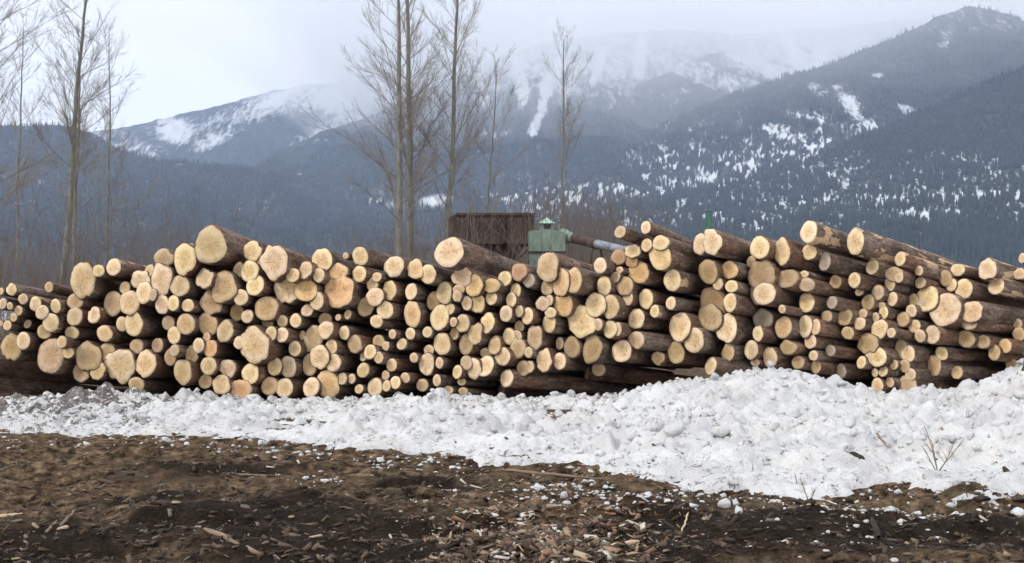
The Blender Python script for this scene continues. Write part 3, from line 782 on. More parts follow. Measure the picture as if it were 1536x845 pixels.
YG = 32.0
gc = at(820, 400, YG)
gh = empty('duct_hood', (gc.x, YG, 0))
tag(gh, 'faded green metal dust hood with a small peaked cap, rising behind the pile', 'dust hood')
w2 = 27 / F * YG
z_top = at(0, 347, YG).z; z_fl = at(0, 378, YG).z; z_cap = at(0, 327, YG).z; z_eave = at(0, 336, YG).z
bm_obj('housing', [prism([(-w2, z_fl), (w2, z_fl), (w2, z_top - 0.06), (w2 * .55, z_top), (-w2 * .8, z_top), (-w2, z_top - 0.03)], -0.42, 0.42)], M_GREEN, gh)
bm_obj('flange', [box_v(-w2 - 0.02, w2 + 0.02, -0.45, 0.45, z_fl - 0.035, z_fl - 0.003)], M_DARK, gh)
bm_obj('lower_duct', [prism([(-w2 * .98, 0.0), (w2 * .55, 0.0), (w2 * .98, z_fl - 0.04), (-w2 * .98, z_fl - 0.04)], -0.40, 0.40)], M_GREEN, gh)
bm_obj('neck', [box_v(-0.17, 0.15, -0.15, 0.15, z_top - 0.002, z_eave)], M_GREEN, gh)
bm_obj('vent_opening', [box_v(-0.07, 0.09, -0.158, -0.148, z_top + 0.05, z_eave - 0.02)], M_DARK, gh)
import bmesh as _b
cap = _b.new()
cv = [cap.verts.new(p) for p in ((-0.23, -0.22, z_eave + .003), (0.21, -0.22, z_eave + .003), (0.21, 0.22, z_eave + .003), (-0.23, 0.22, z_eave + .003), (0, 0, z_cap + 0.01))]
cap.faces.new(cv[:4][::-1])
for i in range(4): cap.faces.new((cv[i], cv[(i + 1) % 4], cv[4]))
bm_obj('cap', [cap], M_GREEN2, gh)
def pipe(name, a, b, r0, r1, mat, label, cat, off=0):
    p0, p1 = a, b
    root = empty(name, p0); tag(root, label, cat)
    t = Tubes(); d = (p1 - p0)
    k = 9
    pts = [tuple(d * (i / (k - 1))) for i in range(k)]
    t.add(pts, np.linspace(r0, r1, k), 20); t.build('tube', mat, root)
    for e in (0.02, 0.98):
        t = Tubes(); q = d * e; u = d.normalized() * 0.03
        t.add([tuple(q - u * 1.2), tuple(q - u), tuple(q + u), tuple(q + u * 1.2)], [r0 * .5, (r0 + (r1 - r0) * e) * 1.1, (r0 + (r1 - r0) * e) * 1.1, r0 * .5], 20)
        t.build('collar', mat, root)
    return root
pa = at(845, 355, YG); pb = at(862, 358, YG - 0.4); pc = at(895, 366, YG - 1.2); pd = at(945, 378, YG - 2.2)
pipe('duct_cone', pa, pb, 0.19, 0.10, M_GREEN, 'short green tapering duct leaving the side of the green hood', 'duct')
pipe('duct_pipe', pb, pc, 0.115, 0.125, M_RUST, 'rust brown pipe sloping down from the green duct', 'pipe')
pipe('steel_pipe', pc, pd, 0.105, 0.105, M_ZINC, 'pale grey steel pipe sloping behind the logs', 'pipe')
# crossed stand that carries the pipes
st = empty('pipe_stand', (pc.x, pc.y, 0)); tag(st, 'dark steel stand holding up the joint of the two sloping pipes', 'stand')
for sx in (-1, 1):
    t = Tubes(); t.add([(0.5 * sx, 0, 0), (0.1 * sx, 0, pc.z - 0.13)], [0.03, 0.03], 8); t.build('leg', M_RUST2, st)
t = Tubes(); t.add([(-0.3, -0.035, 1.2), (0.3, -0.035, 1.2)], [0.025, 0.025], 8); t.build('crossbar', M_RUST2, st)

YP = 31.0
pp = at(1063, 318, YP)
po = empty('marker_post', (pp.x, YP, 0)); tag(po, 'teal green post sticking up behind the top of the log pile', 'post')
bm_obj('post', [box_v(-0.075, 0.075, -0.05, 0.05, 0, pp.z, 0.01)], M_TEAL, po)
bm_obj('post_cap', [box_v(-0.082, 0.082, -0.057, 0.057, pp.z + 0.001, pp.z + 0.025, 0.006)], M_TEAL, po)

#LOGS#
# ------------------------------------------------------------------ the log pile
# every sawn end seen in the photograph: centre x,y and width,height, in units of 0.3552 photo pixels from a corner,
# how far it sits back (0..3) and marks: L ragged outline, D brown, R reddish, O orange, G grey, K dark heart, P bark torn off, W lies more sideways, C cracked
T = {}
T[0] = """5,330,14,30;48,322,40,50,0,L;207,312,34,42;98,362,36,44;12,382,32,46;42,392,24,32;78,412,34,42;59,440,28,36;32,474,34,42;5,466,14,24;117,468,26,36,2,D
150,383,44,62,0,P;178,418,50,58;236,392,40,60;215,462,64,76,0,P;188,500,54,62,1,D;318,372,62,66,1,D;350,284,92,140,0,L;415,243,46,50,1;480,228,56,70,0,P;316,436,60,78;398,430,50,70,0,LP
305,505,58,52,1;288,590,46,44,1;262,544,36,52,-2;443,508,60,66,0,K;50,566,72,114,1,LD;100,539,50,74;215,603,104,142,0,LD;375,605,100,120,0,LD;345,672,74,76,1,LD;415,665,56,80,1,L;452,585,60,72,1,D
510,644,108,148,0,L;516,468,44,62,1;565,467,76,100;480,382,80,104,2,D;548,378,74,98,0,K;527,315,44,50,2;595,285,78,90,1,L;608,335,56,94;630,244,38,56,1;682,280,76,126,0,L;692,188,78,70,1,L;646,345,22,50,2
578,562,54,62,1,D;666,558,48,58,1,D;618,635,84,104,0,LK;578,724,58,64,0,D;685,386,50,80"""
T[1] = """105,195,90,130,0,L;110,158,84,66,2,LP;213,135,122,160,-1,L;83,307,74,86;188,275,68,90,0,L;267,312,112,126,0,LK;392,160,80,84,1,L;405,210,60,80,1;378,245,72,88;332,240,40,66,2;482,205,110,140,-1,L
402,305,70,84;342,356,58,68;216,378,86,100,1,LD;56,380,48,66;118,390,44,54;325,420,54,70,2,D;369,436,48,56;450,402,82,100,0,O;36,464,50,60,1;110,468,66,88,0,D;60,515,58,70;203,470,72,100,1,LD;198,524,30,40
276,498,66,92,0,L;335,546,42,56;400,558,130,146,-1,L;388,492,40,36,1;470,508,46,60;516,514,50,62;573,454,46,58;517,456,42,50,1;455,465,50,40,2;622,410,48,54,1;662,370,60,76;538,320,106,136,1,L;615,325,88,96,0,OC
560,262,60,60,1;614,240,56,76,1;684,198,84,100;670,262,48,60;698,450,54,56,2,D;700,492,60,74;648,532,86,108,1,L;602,516,28,40,2,D;570,572,52,64;674,608,80,100,0,L;633,640,60,92,1,D;164,558,44,62;214,572,56,74,0,R
136,595,46,76,1,LD;62,580,36,50,-1;45,608,48,70,1,D;98,670,72,104;206,645,66,76,0,C;194,710,56,60,1,D;287,657,64,80,0,L;261,724,74,82;342,745,84,86,0,RL;383,677,70,84;485,647,60,74,1;542,649,64,90
465,730,60,78,1,D;527,738,66,82;640,735,62,86"""
T[2] = """108,180,22,28;170,181,62,76;313,225,80,86;402,237,70,76,0,LK;457,258,66,80;545,166,114,126,-2;166,257,60,66;240,270,38,42,0,P;222,300,48,60,1;294,326,58,80;232,353,68,78;193,395,62,82,1,D;385,331,42,70
390,425,78,100,0,LK;275,409,64,72;239,457,48,54;80,325,120,150,0,LKO;75,248,90,70,1,LO;77,440,22,28;117,428,28,40,1;103,505,44,60;48,565,48,62;147,553,58,72,0,LD;57,631,56,76;248,540,50,50,2,D;306,511,32,42;382,509,42,50
454,502,38,46;278,560,34,40,0,L;346,553,40,48;212,586,50,60;186,600,28,50,1;248,610,38,50;303,641,46,54;183,663,48,60;397,610,34,42,0,D;278,684,34,42,1;361,695,38,44,-1;282,729,34,48;319,715,44,54,0,C;94,699,38,50
135,699,32,42;166,742,34,40;233,735,62,76,0,C;35,724,90,114,0,LO;433,726,48,54;451,637,66,92;460,578,44,44,1;505,632,34,48,-1;494,706,34,50,-1;516,552,66,94;567,509,38,52,1;505,440,74,106;480,370,40,80,2,D
524,337,68,92;549,404,38,46;580,350,38,50,0,L;598,268,84,86,0,L;586,322,50,40,1;650,305,70,90,0,O;620,380,36,60;664,380,56,86,0,L;602,465,54,74,0,K;564,460,30,40,2;617,553,58,88,0,D;655,508,54,90,0,CLD
618,632,46,62,1;648,656,64,86,0,CL;580,670,36,58;598,712,36,30,1,D;541,748,46,36,0,D;605,752,64,34,0,D;700,590,44,40,1,D"""
T[3] = """286,228,96,116,-1,L;340,290,76,120,0,O;396,284,66,104,0,K;284,315,50,64,1;206,284,52,58,0,GC;165,248,58,76,0,LR;105,276,52,62;48,306,72,60,0,O;48,358,46,60;150,328,44,64;132,366,44,64;32,462,60,86,0,L
110,424,50,68;165,414,36,50;200,434,52,72;265,382,56,60,0,L;292,368,36,46;352,386,72,96,0,KO;298,420,50,44,1;292,465,56,74;166,478,40,48,1,D;232,525,68,96,0,LD;123,520,50,70,1;62,558,50,78,0,D;95,605,64,78
22,590,44,44,1,D;24,645,62,86,0,C;160,570,66,86,0,L;155,520,40,50,1;205,588,34,46;113,697,56,72,0,W;183,654,50,66,1,D;210,648,36,50;270,622,70,90,0,LK;336,625,50,70;336,550,34,52,2,D;388,566,66,84,1,D;474,575,80,112,0,LD
500,660,52,54,3,D;430,458,118,126,0,L;460,480,44,70,0,L;498,470,40,50,1,R;488,388,76,106;552,395,64,100;524,308,56,80;508,221,56,64,-1;550,490,56,74,1;580,490,36,56;598,582,74,94;660,535,60,76,0,W;660,446,68,86
624,358,48,62;612,308,70,80,1,D;572,270,44,46,1;590,240,60,30,0,L;585,185,64,66,1,LR;645,160,74,56,0,L;670,250,84,96,0,KLO;592,79,42,54,-2;640,205,50,50,1,R"""
T[4] = """25,60,40,54,-2,P;28,135,44,56;86,184,86,112,-1,K;88,125,90,60,1,L;137,283,64,90,-1,P;25,362,58,82;288,247,82,100,0,D;305,120,86,106,-1,L;255,130,60,90,1;378,240,70,76,0,LO;329,300,42,48;387,309,50,52,-1
380,378,52,78,-1;130,380,40,54,-1;62,414,40,54,-1,P;310,380,110,130,1,LDK;295,440,100,110,1,LD;366,486,84,118;168,480,86,120;227,536,80,104;152,588,60,94,1,D;75,612,50,56,1,DL;370,588,56,80,1,DL;298,645,56,74,-1,WP
469,577,56,74;498,508,44,66,-1,L;518,448,74,86,2,G;486,630,50,30,1,D;548,610,58,84;626,568,64,66,0,LD;666,630,46,56,0,D;605,482,66,90,0,O;600,405,28,36,-2;525,340,90,94,-1,C;495,340,40,90,1;512,260,104,120,0,LD
470,205,34,50,2,D;506,145,76,94;600,162,76,112,0,L;622,276,84,78,1,D"""
T[5] = """38,78,66,96,-2,P;40,165,58,64;235,120,78,112,-3,P;105,205,46,80,-1,G;306,227,46,64,-1;424,193,46,60,-2,P;18,258,40,30,-1,G;28,302,60,56,1,D;150,290,40,58,1,D;230,283,48,64,-1;28,377,62,82;135,377,44,54,-1,G
287,377,54,66,0,D;328,336,50,64,0,D;398,258,70,60,1,D;418,271,34,44,-1;380,298,42,58;250,333,40,30,2,D;390,363,46,58;352,420,38,54;345,390,30,30,1,D;503,243,34,42,-1,P;509,293,44,50;480,370,40,60,2,D
537,361,82,110;613,407,110,140,-1;470,412,42,52;435,448,50,62,0,D;482,477,50,54;506,518,40,54;558,513,62,76;265,425,40,44,1,D;252,466,44,54;188,438,56,70,0,DL;113,435,42,48,0,D;22,478,56,92;66,480,44,66;43,541,54,60
201,506,46,52;334,490,66,80,0,L;318,440,36,40,1,D;385,505,32,42,-2;285,550,86,84,0,LD;320,605,74,90,0,L;425,575,46,80,1,D;455,594,54,70,-1;258,630,38,54;315,673,26,38;350,668,36,44;395,640,32,42;325,726,50,60
378,714,34,44,0,D;440,645,44,54,0,D;465,680,42,52,-1;452,722,68,74,0,D;597,592,42,58,-1;565,642,56,86,0,D;660,672,46,54,0,K;127,580,42,48,0,G;56,601,34,44;66,650,40,54,0,D;173,665,40,60,2,G"""
T[6] = """284,239,58,52,0,LP;410,237,74,86,-2,P;446,308,62,70,-1,P;232,275,50,70,1,D;256,303,46,58;308,320,66,82;340,415,88,90,0,LK;330,462,64,60,-1;317,531,68,70,1,DC;388,543,56,56,2,D;482,560,50,58,0,O;436,589,50,64,0,D
535,468,34,42,1,D;540,512,48,60,1,D;512,640,48,50,2,D;557,190,20,44,-1,P;545,257,50,50,-1,LP"""
OX = [0, 240, 480, 720, 960, 1200, 1336]
# well-known ends by which the others are told apart: (tile, x, y): (short phrase, label)
LM = {
 (0, 350, 284): ('the jagged pale log on the left hump', 'jagged pale log end jutting out at the top of the left hump'),
 (1, 213, 135): ('the huge log on the left peak', 'huge pale log end crowning the left peak of the pile'),
 (1, 482, 205): ('the splintery-topped log right of the peak', 'large pale log end with splinters on top, right of the left peak'),
 (1, 267, 312): ('the dark-hearted log under the left peak', 'broad log end with a brown heart just under the left peak'),
 (1, 400, 558): ('the widest log low in the left half', 'widest fluted log end low in the left half, snow not far below'),
 (0, 215, 603): ('the tall brownish log near the left corner', 'tall brownish oval log end near the bottom left corner of the pile'),
 (0, 375, 605): ('the three-lobed log at bottom left', 'large three-lobed log end low on the left above dirty snow'),
 (0, 510, 644): ('the tall log beside the three-lobed one', 'tall pale oval log end right beside the three-lobed one'),
 (2, 80, 325): ('the ragged rotten-hearted log', 'large ragged orange log end with a rotten torn heart'),
 (2, 545, 166): ('the round log under the hopper', 'big smooth round log with purplish bark directly under the rusty hopper'),
 (2, 390, 425): ('the knot-hearted log mid-pile', 'round log end with a brown knot at its heart, middle of the pile'),
 (3, 286, 228): ('the big pale log below the green hood', 'big pale angular log end directly below the green dust hood'),
 (3, 474, 575): ('the notched heart-shaped log', 'brown heart-shaped log end with a notch on its left side'),
 (3, 430, 458): ('the wide double-lobed log', 'very wide double-lobed log end in the middle of the pile'),
 (4, 86, 184): ('the grey-hearted log under the crossed pair', 'big log end with a dark stained heart under the two protruding logs'),
 (4, 310, 380): ('the brown merged pair', 'large recessed brown log end with a dark scar, upper one of a merged pair'),
 (5, 235, 120): ('the long peeling log', 'longest top log with peeling bark running off toward the right edge'),
 (5, 613, 407): ('the widest log in the right half', 'widest smooth log end in the right half of the pile'),
 (5, 38, 78): ('the top log left of the peeling one', 'thick protruding top log with peeling bark, left of the longest one'),
 (2, 35, 724): ('the orange fluted log at the snow', 'large orange fluted log end sitting low at the snow, left of centre'),
 (4, 366, 486): ('the tall log below the merged pair', 'tall pale oval log end just below right of the brown merged pair'),
 (5, 285, 550): ('the brownish log above the small cluster', 'broad brownish log end above the cluster of thin ends at the snow'),
 (6, 410, 237): ('the round top log near the right edge', 'round smooth top log end near the right edge against dark forest'),
 (6, 340, 415): ('the hollow-topped log at far right', 'large log end with a hollowed upper half at the far right'),
 (4, 305, 120): ('the chipped log under the teal post', 'large chipped pale log end directly under the teal post'),
 (2, 505, 440): ('the tall log left of the fork of trees', 'tall smooth oval log end at mid height, below the round log'),
 (4, 168, 480): ('the tall oval pair in the right middle', 'tall pale oval log end, upper left one of an overlapping pair'),
 (5, 452, 722): ('the lowest broad log in the right half', 'lowest broad brown log end in the right half, touching the snow'),
 (4, 512, 260): ('the big brownish log left of the broken one', 'big brownish log end with a rough edge, left below the broken-topped one'),
 (0, 50, 566): ('the ragged brown log at the left edge', 'ragged brown log end nearest the left edge, partly behind a paler one'),
}
LM[(2, 505, 440)] = ('the tall mid-pile log under the round one', LM[(2, 505, 440)][1])
SPECIAL = {
 (0, 262, 544): 'small bright log end poking out in front of the tall brownish log',
 (3, 206, 284): 'grey snow-dusted log end below left of the green hood',
 (3, 592, 79): 'short protruding log left of the crossed pair, seen against the steel pipe',
 (4, 25, 60): 'protruding top log sloping down right with a long pale torn strip',
 (1, 342, 745): 'reddish cracked log end resting right on the snow at lower left',
 (4, 518, 448): 'recessed weathered grey log end behind a small pale hexagonal one',
 (4, 600, 162): 'pale log end with a broken splintered upper right side, right half top',
 (5, 105, 205): 'smooth grey debarked log lying under the longest peeling log',
 (0, 480, 228): 'log with torn bark on top, right neighbour of the jagged pale one',
}
logs = []
for t, s in T.items():
    for rec in s.replace('\n', ';').split(';'):
        p = rec.split(',')
        x, y, w, h = map(float, p[:4])
        back = float(p[4]) if len(p) > 4 else 0
        fl = p[5] if len(p) > 5 else ''
        logs.append(dict(key=(t, int(x), int(y)), px=OX[t] + x * 0.3552, py=320 + y * 0.3552, w=w * 0.3552, h=h * 0.3552, back=back, fl=fl))
EXTRA = [  # dark logs at the foot of the pile running nearly sideways: px, py, diameter px, label
 (-40, 546, 34, 'long dark log lying sideways at the left edge, above two others'),
 (-46, 572, 30, 'long dark log lying sideways at the left edge, middle of three'),
 (-30, 597, 26, 'lowest long dark log lying sideways at the left edge over dirty snow'),
 (880, 558, 22, 'long dark log lying sideways between the black gap and the snow, right of centre'),
  (752, 586, 20, 'long dark log lying sideways along the foot of the pile near the centre'),
]
for k, (px, py, dpx, lab) in enumerate(EXTRA):
    logs.append(dict(key=('x', k, 0), px=px, py=py, w=dpx * 0.6, h=dpx, back=(3.5 if k < 3 else 8), fl='WD', label=lab))
for L in logs: L['size'] = L['w'] * L['h']
logs.sort(key=lambda L: -L['size'])
big_n = 300
special_keys = set(LM) | set(SPECIAL)
things = [L for i, L in enumerate(logs) if i < big_n - 1 or L['key'] in special_keys or 'label' in L][:300]
tkeys = set(L['key'] for L in things)
rest = [L for L in logs if L['key'] not in tkeys]

def label_logs():
    lms = [(L, LM[L['key']][0]) for L in things if L['key'] in LM]
    dirs = ['right of', 'lower right of', 'straight below', 'lower left of', 'left of', 'upper left of', 'straight above', 'upper right of']
    ords = ['nearest', 'second', 'third', 'fourth', 'fifth', 'sixth', 'seventh', 'eighth', 'ninth', 'tenth', 'eleventh', 'twelfth']
    b = {}
    for L in things:
        if L['key'] in LM: L['label'] = LM[L['key']][1]; continue
        if L['key'] in SPECIAL: L['label'] = SPECIAL[L['key']]; continue
        if 'label' in L: continue
        k = min(range(len(lms)), key=lambda i: math.hypot(L['px'] - lms[i][0]['px'], L['py'] - lms[i][0]['py']))
        a = math.atan2(L['py'] - lms[k][0]['py'], L['px'] - lms[k][0]['px'])
        b.setdefault((k, int(round(a / (math.pi / 4))) % 8), []).append(L)
    for (k, s), ls in b.items():
        q = lms[k][0]
        ls.sort(key=lambda L: math.hypot(L['px'] - q['px'], L['py'] - q['py']))
        for i, L in enumerate(ls):
            d = L['h']
            sz = 'thick' if d > 32 else ('medium' if d > 23 else ('slim' if d > 17 else 'thin'))
            f = L['fl']
            tone = 'brown' if 'D' in f else 'orange' if 'O' in f else 'reddish' if 'R' in f else 'grey' if 'G' in f else 'dark-hearted' if 'K' in f else 'cracked' if 'C' in f else 'pale'
            lab = f"{sz} {tone} log, {ords[i]} {dirs[s]} {lms[k][1]}"
            L['label'] = lab
label_logs()

def log_mesh(L, rs):
    """vertices in the log's own frame: X across, Y along the log, Z up; the sawn end at Y=0"""
    big = L['h'] > 26
    nseg = 44 if big else 26
    th = np.arange(nseg) * 2 * np.pi / nseg
    rag = 'L' in L['fl']
    o = np.ones(nseg)
    for k in range(2, 9):
        amp = (0.045 if rag else 0.024) / (1 + 0.55 * (k - 2)) * (1.25 if big else 1)
        o += amp * rs.normal() * np.cos(k * th + rs.uniform(0, 6.28))
    if rag:   # flats and notches
        for q in range(rs.integers(1, 4)):
            a = rs.uniform(0, 6.28); dd = np.abs((th - a + np.pi) % (2 * np.pi) - np.pi)
            o -= rs.uniform(0.04, 0.18) * np.exp(-(dd / rs.uniform(0.10, 0.4)) ** 2)
        o += rs.normal(0, 0.014, nseg)
    o += rs.normal(0, 0.005, nseg)
    a, b = L['a'], L['b']
    ex, ez = a * o * np.cos(th), b * o * np.sin(th)
    # sawn end: a slightly uneven slab proud of the bark
    fr = [1.0, 1.0, 0.965, 0.7, 0.4, 0.15]; fy = [0.05, 0.004, -0.006, -0.010, -0.012, -0.012]
    V = [np.stack([ex * f * 0.955, np.full(nseg, y), ez * f * 0.955], 1) for f, y in zip(fr, fy)]
    tilt = rs.normal(0, 0.10, 2)
    V = np.concatenate(V + [np.array([[0, -0.012, 0]])])
    V[:, 1] += V[:, 0] * tilt[0] + V[:, 2] * tilt[1]
    disc = np.zeros_like(V); disc[:, 0] = V[:, 0] / (a * 0.955); disc[:, 1] = V[:, 2] / (b * 0.955)
    for i, f in enumerate(fr):   # keep the ring pattern parallel to the outline
        disc[i * nseg:(i + 1) * nseg, 0] = np.cos(th) * f; disc[i * nseg:(i + 1) * nseg, 1] = np.sin(th) * f
    i = np.arange(nseg); j = (i + 1) % nseg
    Q = np.concatenate([np.stack([i + r * nseg, j + r * nseg, j + (r + 1) * nseg, i + (r + 1) * nseg], 1) for r in range(len(fr) - 1)])
    c = len(fr) * nseg
    Tr = np.stack([i + (len(fr) - 1) * nseg, j + (len(fr) - 1) * nseg, np.full(nseg, c)], 1)
    face = (V, [Q, Tr], disc)
    # bark
    Ln = L['len']; st = np.concatenate([[0.0, 0.012, 0.05], np.linspace(0.3, Ln, 13)])
    sc = np.interp(st, [0, 0.012, 0.05, Ln], [0.97, 0.99, 1.0, 0.72])
    bend = rs.normal(0, 0.02, 2) * Ln
    B = []
    for k, (y, s) in enumerate(zip(st, sc)):
        fade = math.exp(-y / 1.3)
        rr = (1 + (o - 1) * (0.35 + 0.65 * fade)) * s
        if k > 1: rr = rr + rs.normal(0, 0.012, nseg)
        w = (y / Ln) ** 2
        B.append(np.stack([a * rr * np.cos(th) + bend[0] * w, np.full(nseg, y), b * rr * np.sin(th) + bend[1] * w], 1))
    B = np.concatenate(B)
    B[:, 1] += (B[:, 0] * tilt[0] + B[:, 2] * tilt[1]) * np.exp(-B[:, 1] * 6)
    Qb = np.concatenate([np.stack([i + r * nseg, i + (r + 1) * nseg, j + (r + 1) * nseg, j + r * nseg], 1) for r in range(len(st) - 1)])
    m = len(B); B = np.concatenate([B, [[0, 0.012, 0], [bend[0], Ln, bend[1]]]])
    Tb = np.concatenate([np.stack([i, j, np.full(nseg, m)], 1), np.stack([j + (len(st) - 1) * nseg, i + (len(st) - 1) * nseg, np.full(nseg, m + 1)], 1)])
    return face, (B, [Qb, Tb])

def orient(L, rs):
    px, py = L['px'], L['py']
    Y = 22.4 + 0.12 * L['back'] + rs.normal(0, 0.03)
    P = at(px, py, Y)
    ray = math.atan2(P.x, P.y)
    rel = R(25 + rs.normal(0, 3))
    if 'W' in L['fl']: rel = R(60 if L['key'][0] == 'x' else 48)
    if px > 1150: rel += R(7)
    yaw = ray + rel
    s = np.interp(py, [330, 400, 450, 520, 570], [0.36, 0.27, 0.19, 0.10, 0.04]) + rs.normal(0, 0.03)
    if 'W' in L['fl']: s = 0.10
    if L['back'] <= -2: s += 0.03
    dX, dY = math.sin(yaw), math.cos(yaw)
    Zr = P.z - EYE
    dZ = (-s * (dX * P.y - P.x * dY) + Zr * dY) / P.y
    L['d'] = np.array(Vector((dX, dY, dZ)).normalized()); L['rel'] = rel; L['Y'] = Y
    L['len'] = min(3.2 + 7 * L['h'] / 2 / F * Y + rs.uniform(-0.4, 0.6), 6.4)
    if L['key'] == (5, 235, 120): L['len'] = 8.0
    if L['key'][0] == 'x': L['len'] = 4.5
def radii(L):
    ppm = F / L['Y']
    L['b'] = L['h'] / 2 / ppm * 1.09
    L['a'] = min(max(1.10 * L['w'] / 2 / ppm / math.cos(min(L['rel'], R(40))), L['b'] * 0.74), L['b'] * 1.3)
for n, L in enumerate(logs): orient(L, np.random.default_rng(500 + n))
def settle(rounds=26):
    """slide logs out of the pile along their line of sight until no neighbour's trunk hides their sawn end"""
    n = len(logs)
    px = np.array([L['px'] for L in logs]); py = np.array([L['py'] for L in logs]); w = np.array([L['w'] for L in logs]); h = np.array([L['h'] for L in logs])
    back = np.array([L['back'] for L in logs]); D = np.array([L['d'] for L in logs])
    rayv = np.stack([(px - 768) / F, np.ones(n), (HZ - py) / F], 1)
    Y = np.array([L['Y'] for L in logs]); Y0 = Y.copy(); E = np.array([0, 0, EYE])
    tx = np.concatenate([[0], 0.45 * np.cos(np.arange(6) * np.pi / 3), 0.8 * np.cos(np.arange(10) * np.pi / 5)]); ty = np.concatenate([[0], 0.45 * np.sin(np.arange(6) * np.pi / 3), 0.8 * np.sin(np.arange(10) * np.pi / 5)])
    far = np.abs(px[:, None] - px[None]) > 260
    for it in range(rounds):
        for L, y in zip(logs, Y): L['Y'] = y; radii(L)
        a = np.array([(L['a'] * L['b']) ** 0.5 for L in logs]) * 0.97; ln = np.array([L['len'] for L in logs])
        P = E + rayv * Y[:, None]
        hid = np.zeros(n)
        for i in range(n):
            if back[i] >= 2.5: continue
            qx = px[i] + tx * w[i] / 2; qy = py[i] + ty * h[i] / 2
            r = np.stack([(qx - 768) / F, np.ones(len(qx)), (HZ - qy) / F], 1)
            tf = ((P[i] - E) @ D[i]) / (r @ D[i])          # depth of the face plane along each line of sight
            js = np.where(~far[i] & (np.arange(n) != i))[0]
            d = D[js][None]; o = (E - P[js])[None]; rr = r[:, None]
            rp = rr - (rr * d).sum(-1, keepdims=True) * d; op = o - (o * d).sum(-1, keepdims=True) * d
            A = (rp ** 2).sum(-1); B = (rp * op).sum(-1); C = (op ** 2).sum(-1) - a[js][None] ** 2
            disc = B * B - A * C
            t = (-B - np.sqrt(np.clip(disc, 0, None))) / A
            al = (o * d).sum(-1) + t * (rr * d).sum(-1)
            hit = (disc > 0) & (al > 0) & (al < ln[js][None]) & (t < tf[:, None] - 0.004)
            front = back[js] < back[i] - 0.01
            inell = ((qx[:, None] - px[js][None]) / (w[js][None] / 2)) ** 2 + ((qy[:, None] - py[js][None]) / (h[js][None] / 2)) ** 2 < 1.1
            # ends of other logs, in the photograph lying over this one, may hide it
            hid[i] = ((hit & ~(inell & front[None])).any(1)).mean()
        mv = hid > 0.10
        Y = np.where(mv, np.maximum(Y - 0.055, Y0 - 1.15), Y)
    print('hidden', (hid > 0.1).sum(), 'moved', (Y < Y0 - 0.01).sum(), 'mean', (Y0 - Y).mean(), 'max', (Y0 - Y).max())
    for L, y in zip(logs, Y): L['Y'] = float(y); radii(L)
settle()
def place(L, rs):
    P = at(L['px'], L['py'], L['Y'])
    d = Vector(L['d']); u = d.cross(Vector((0, 0, 1))).normalized(); v = u.cross(d)
    return Matrix(((u.x, d.x, v.x, P.x), (u.y, d.y, v.y, P.y), (u.z, d.z, v.z, P.z), (0, 0, 0, 1)))

def wood_tint(L, rs):
    c = np.array([0.83, 0.655, 0.46]) * rs.choice([rs.uniform(0.88, 1.02), rs.uniform(0.68, 0.88)], p=[0.75, 0.25])
    c *= np.array([1, rs.uniform(0.985, 1.03), rs.uniform(0.86, 1.06)])
    f = L['fl']
    if 'D' in f: c = c * (0.74, 0.70, 0.66)
    if 'O' in f: c = c * (0.97, 0.88, 0.76)
    if 'R' in f: c = c * (0.82, 0.66, 0.62)
    if 'G' in f: c = np.array([0.42, 0.37, 0.31])
    if 'K' in f: c = c * (0.97, 0.92, 0.86)
    return c

GROUP = 'sawn logs stacked in the long pile'
for n, L in enumerate(things):
    rs = np.random.default_rng(1000 + n * 7)
    M = place(L, rs)
    (fv, ff, disc), (bv, bf) = log_mesh(L, rs)
    root = empty('log'); root.matrix_world = M
    tag(root, L['label'], 'log', GROUP)
    c = wood_tint(L, rs)
    peel = rs.uniform(0, 0.45)
    if 'P' in L['fl']: peel = 1.0
    if L['py'] > 540: peel *= 0.4
    o = np_mesh('bark', bv, bf, True, M_BARK, root); o.color = (*c, peel)
    o = np_mesh('sawn_end', fv, ff, True, M_CUT, root, attrs={'disc': ('FLOAT_VECTOR', disc)}); o.color = (*c, 1)
# the smallest ends, past three hundred, as one mass
VV, FQ, FT, DD, MI, nv = [], [], [], [], [], 0
bv_, bq_, bt_, nb_ = [], [], [], 0
for n, L in enumerate(rest):
    rs = np.random.default_rng(9000 + n)
    M = np.array(place(L, rs))
    (fv, ff, disc), (bv, bf) = log_mesh(L, rs)
    fw = fv @ M[:3, :3].T + M[:3, 3]; bw = bv @ M[:3, :3].T + M[:3, 3]
    VV.append(fw); FQ.append(ff[0] + nv); FT.append(ff[1] + nv); DD.append(disc); nv += len(fw)
    bv_.append(bw); bq_.append(bf[0] + nb_); bt_.append(bf[1] + nb_); nb_ += len(bw)
if rest:
    q = np.concatenate(FQ); t_ = np.concatenate(FT); bq = np.concatenate(bq_) + nv; bt = np.concatenate(bt_) + nv
    allv = np.concatenate(VV + bv_)
    dd = np.concatenate(DD + [np.zeros((nb_, 3))])
    ob = np_mesh('thin_logs', allv, [q, t_, bq, bt], True, M_CUT, None, attrs={'disc': ('FLOAT_VECTOR', dd)})
    ob.data.materials.append(M_BARK)
    mi = np.concatenate([np.zeros(len(q) + len(t_)), np.ones(len(bq) + len(bt))]).astype(np.int32)
    ob.data.polygons.foreach_set('material_index', mi)
    ob.color = (0.70, 0.54, 0.37, 0.2)
    tag(ob, 'the thinnest log ends scattered through the pile between the larger ones', 'logs', kind='stuff')
print('LOGS', len(logs), 'things', len(things), 'rest', len(rest), 'dup labels', len(things) - len(set(L['label'] for L in things)))
print('LONG', [L['label'] for L in things if len(L['label'].replace('-', ' ').split()) > 16][:20])

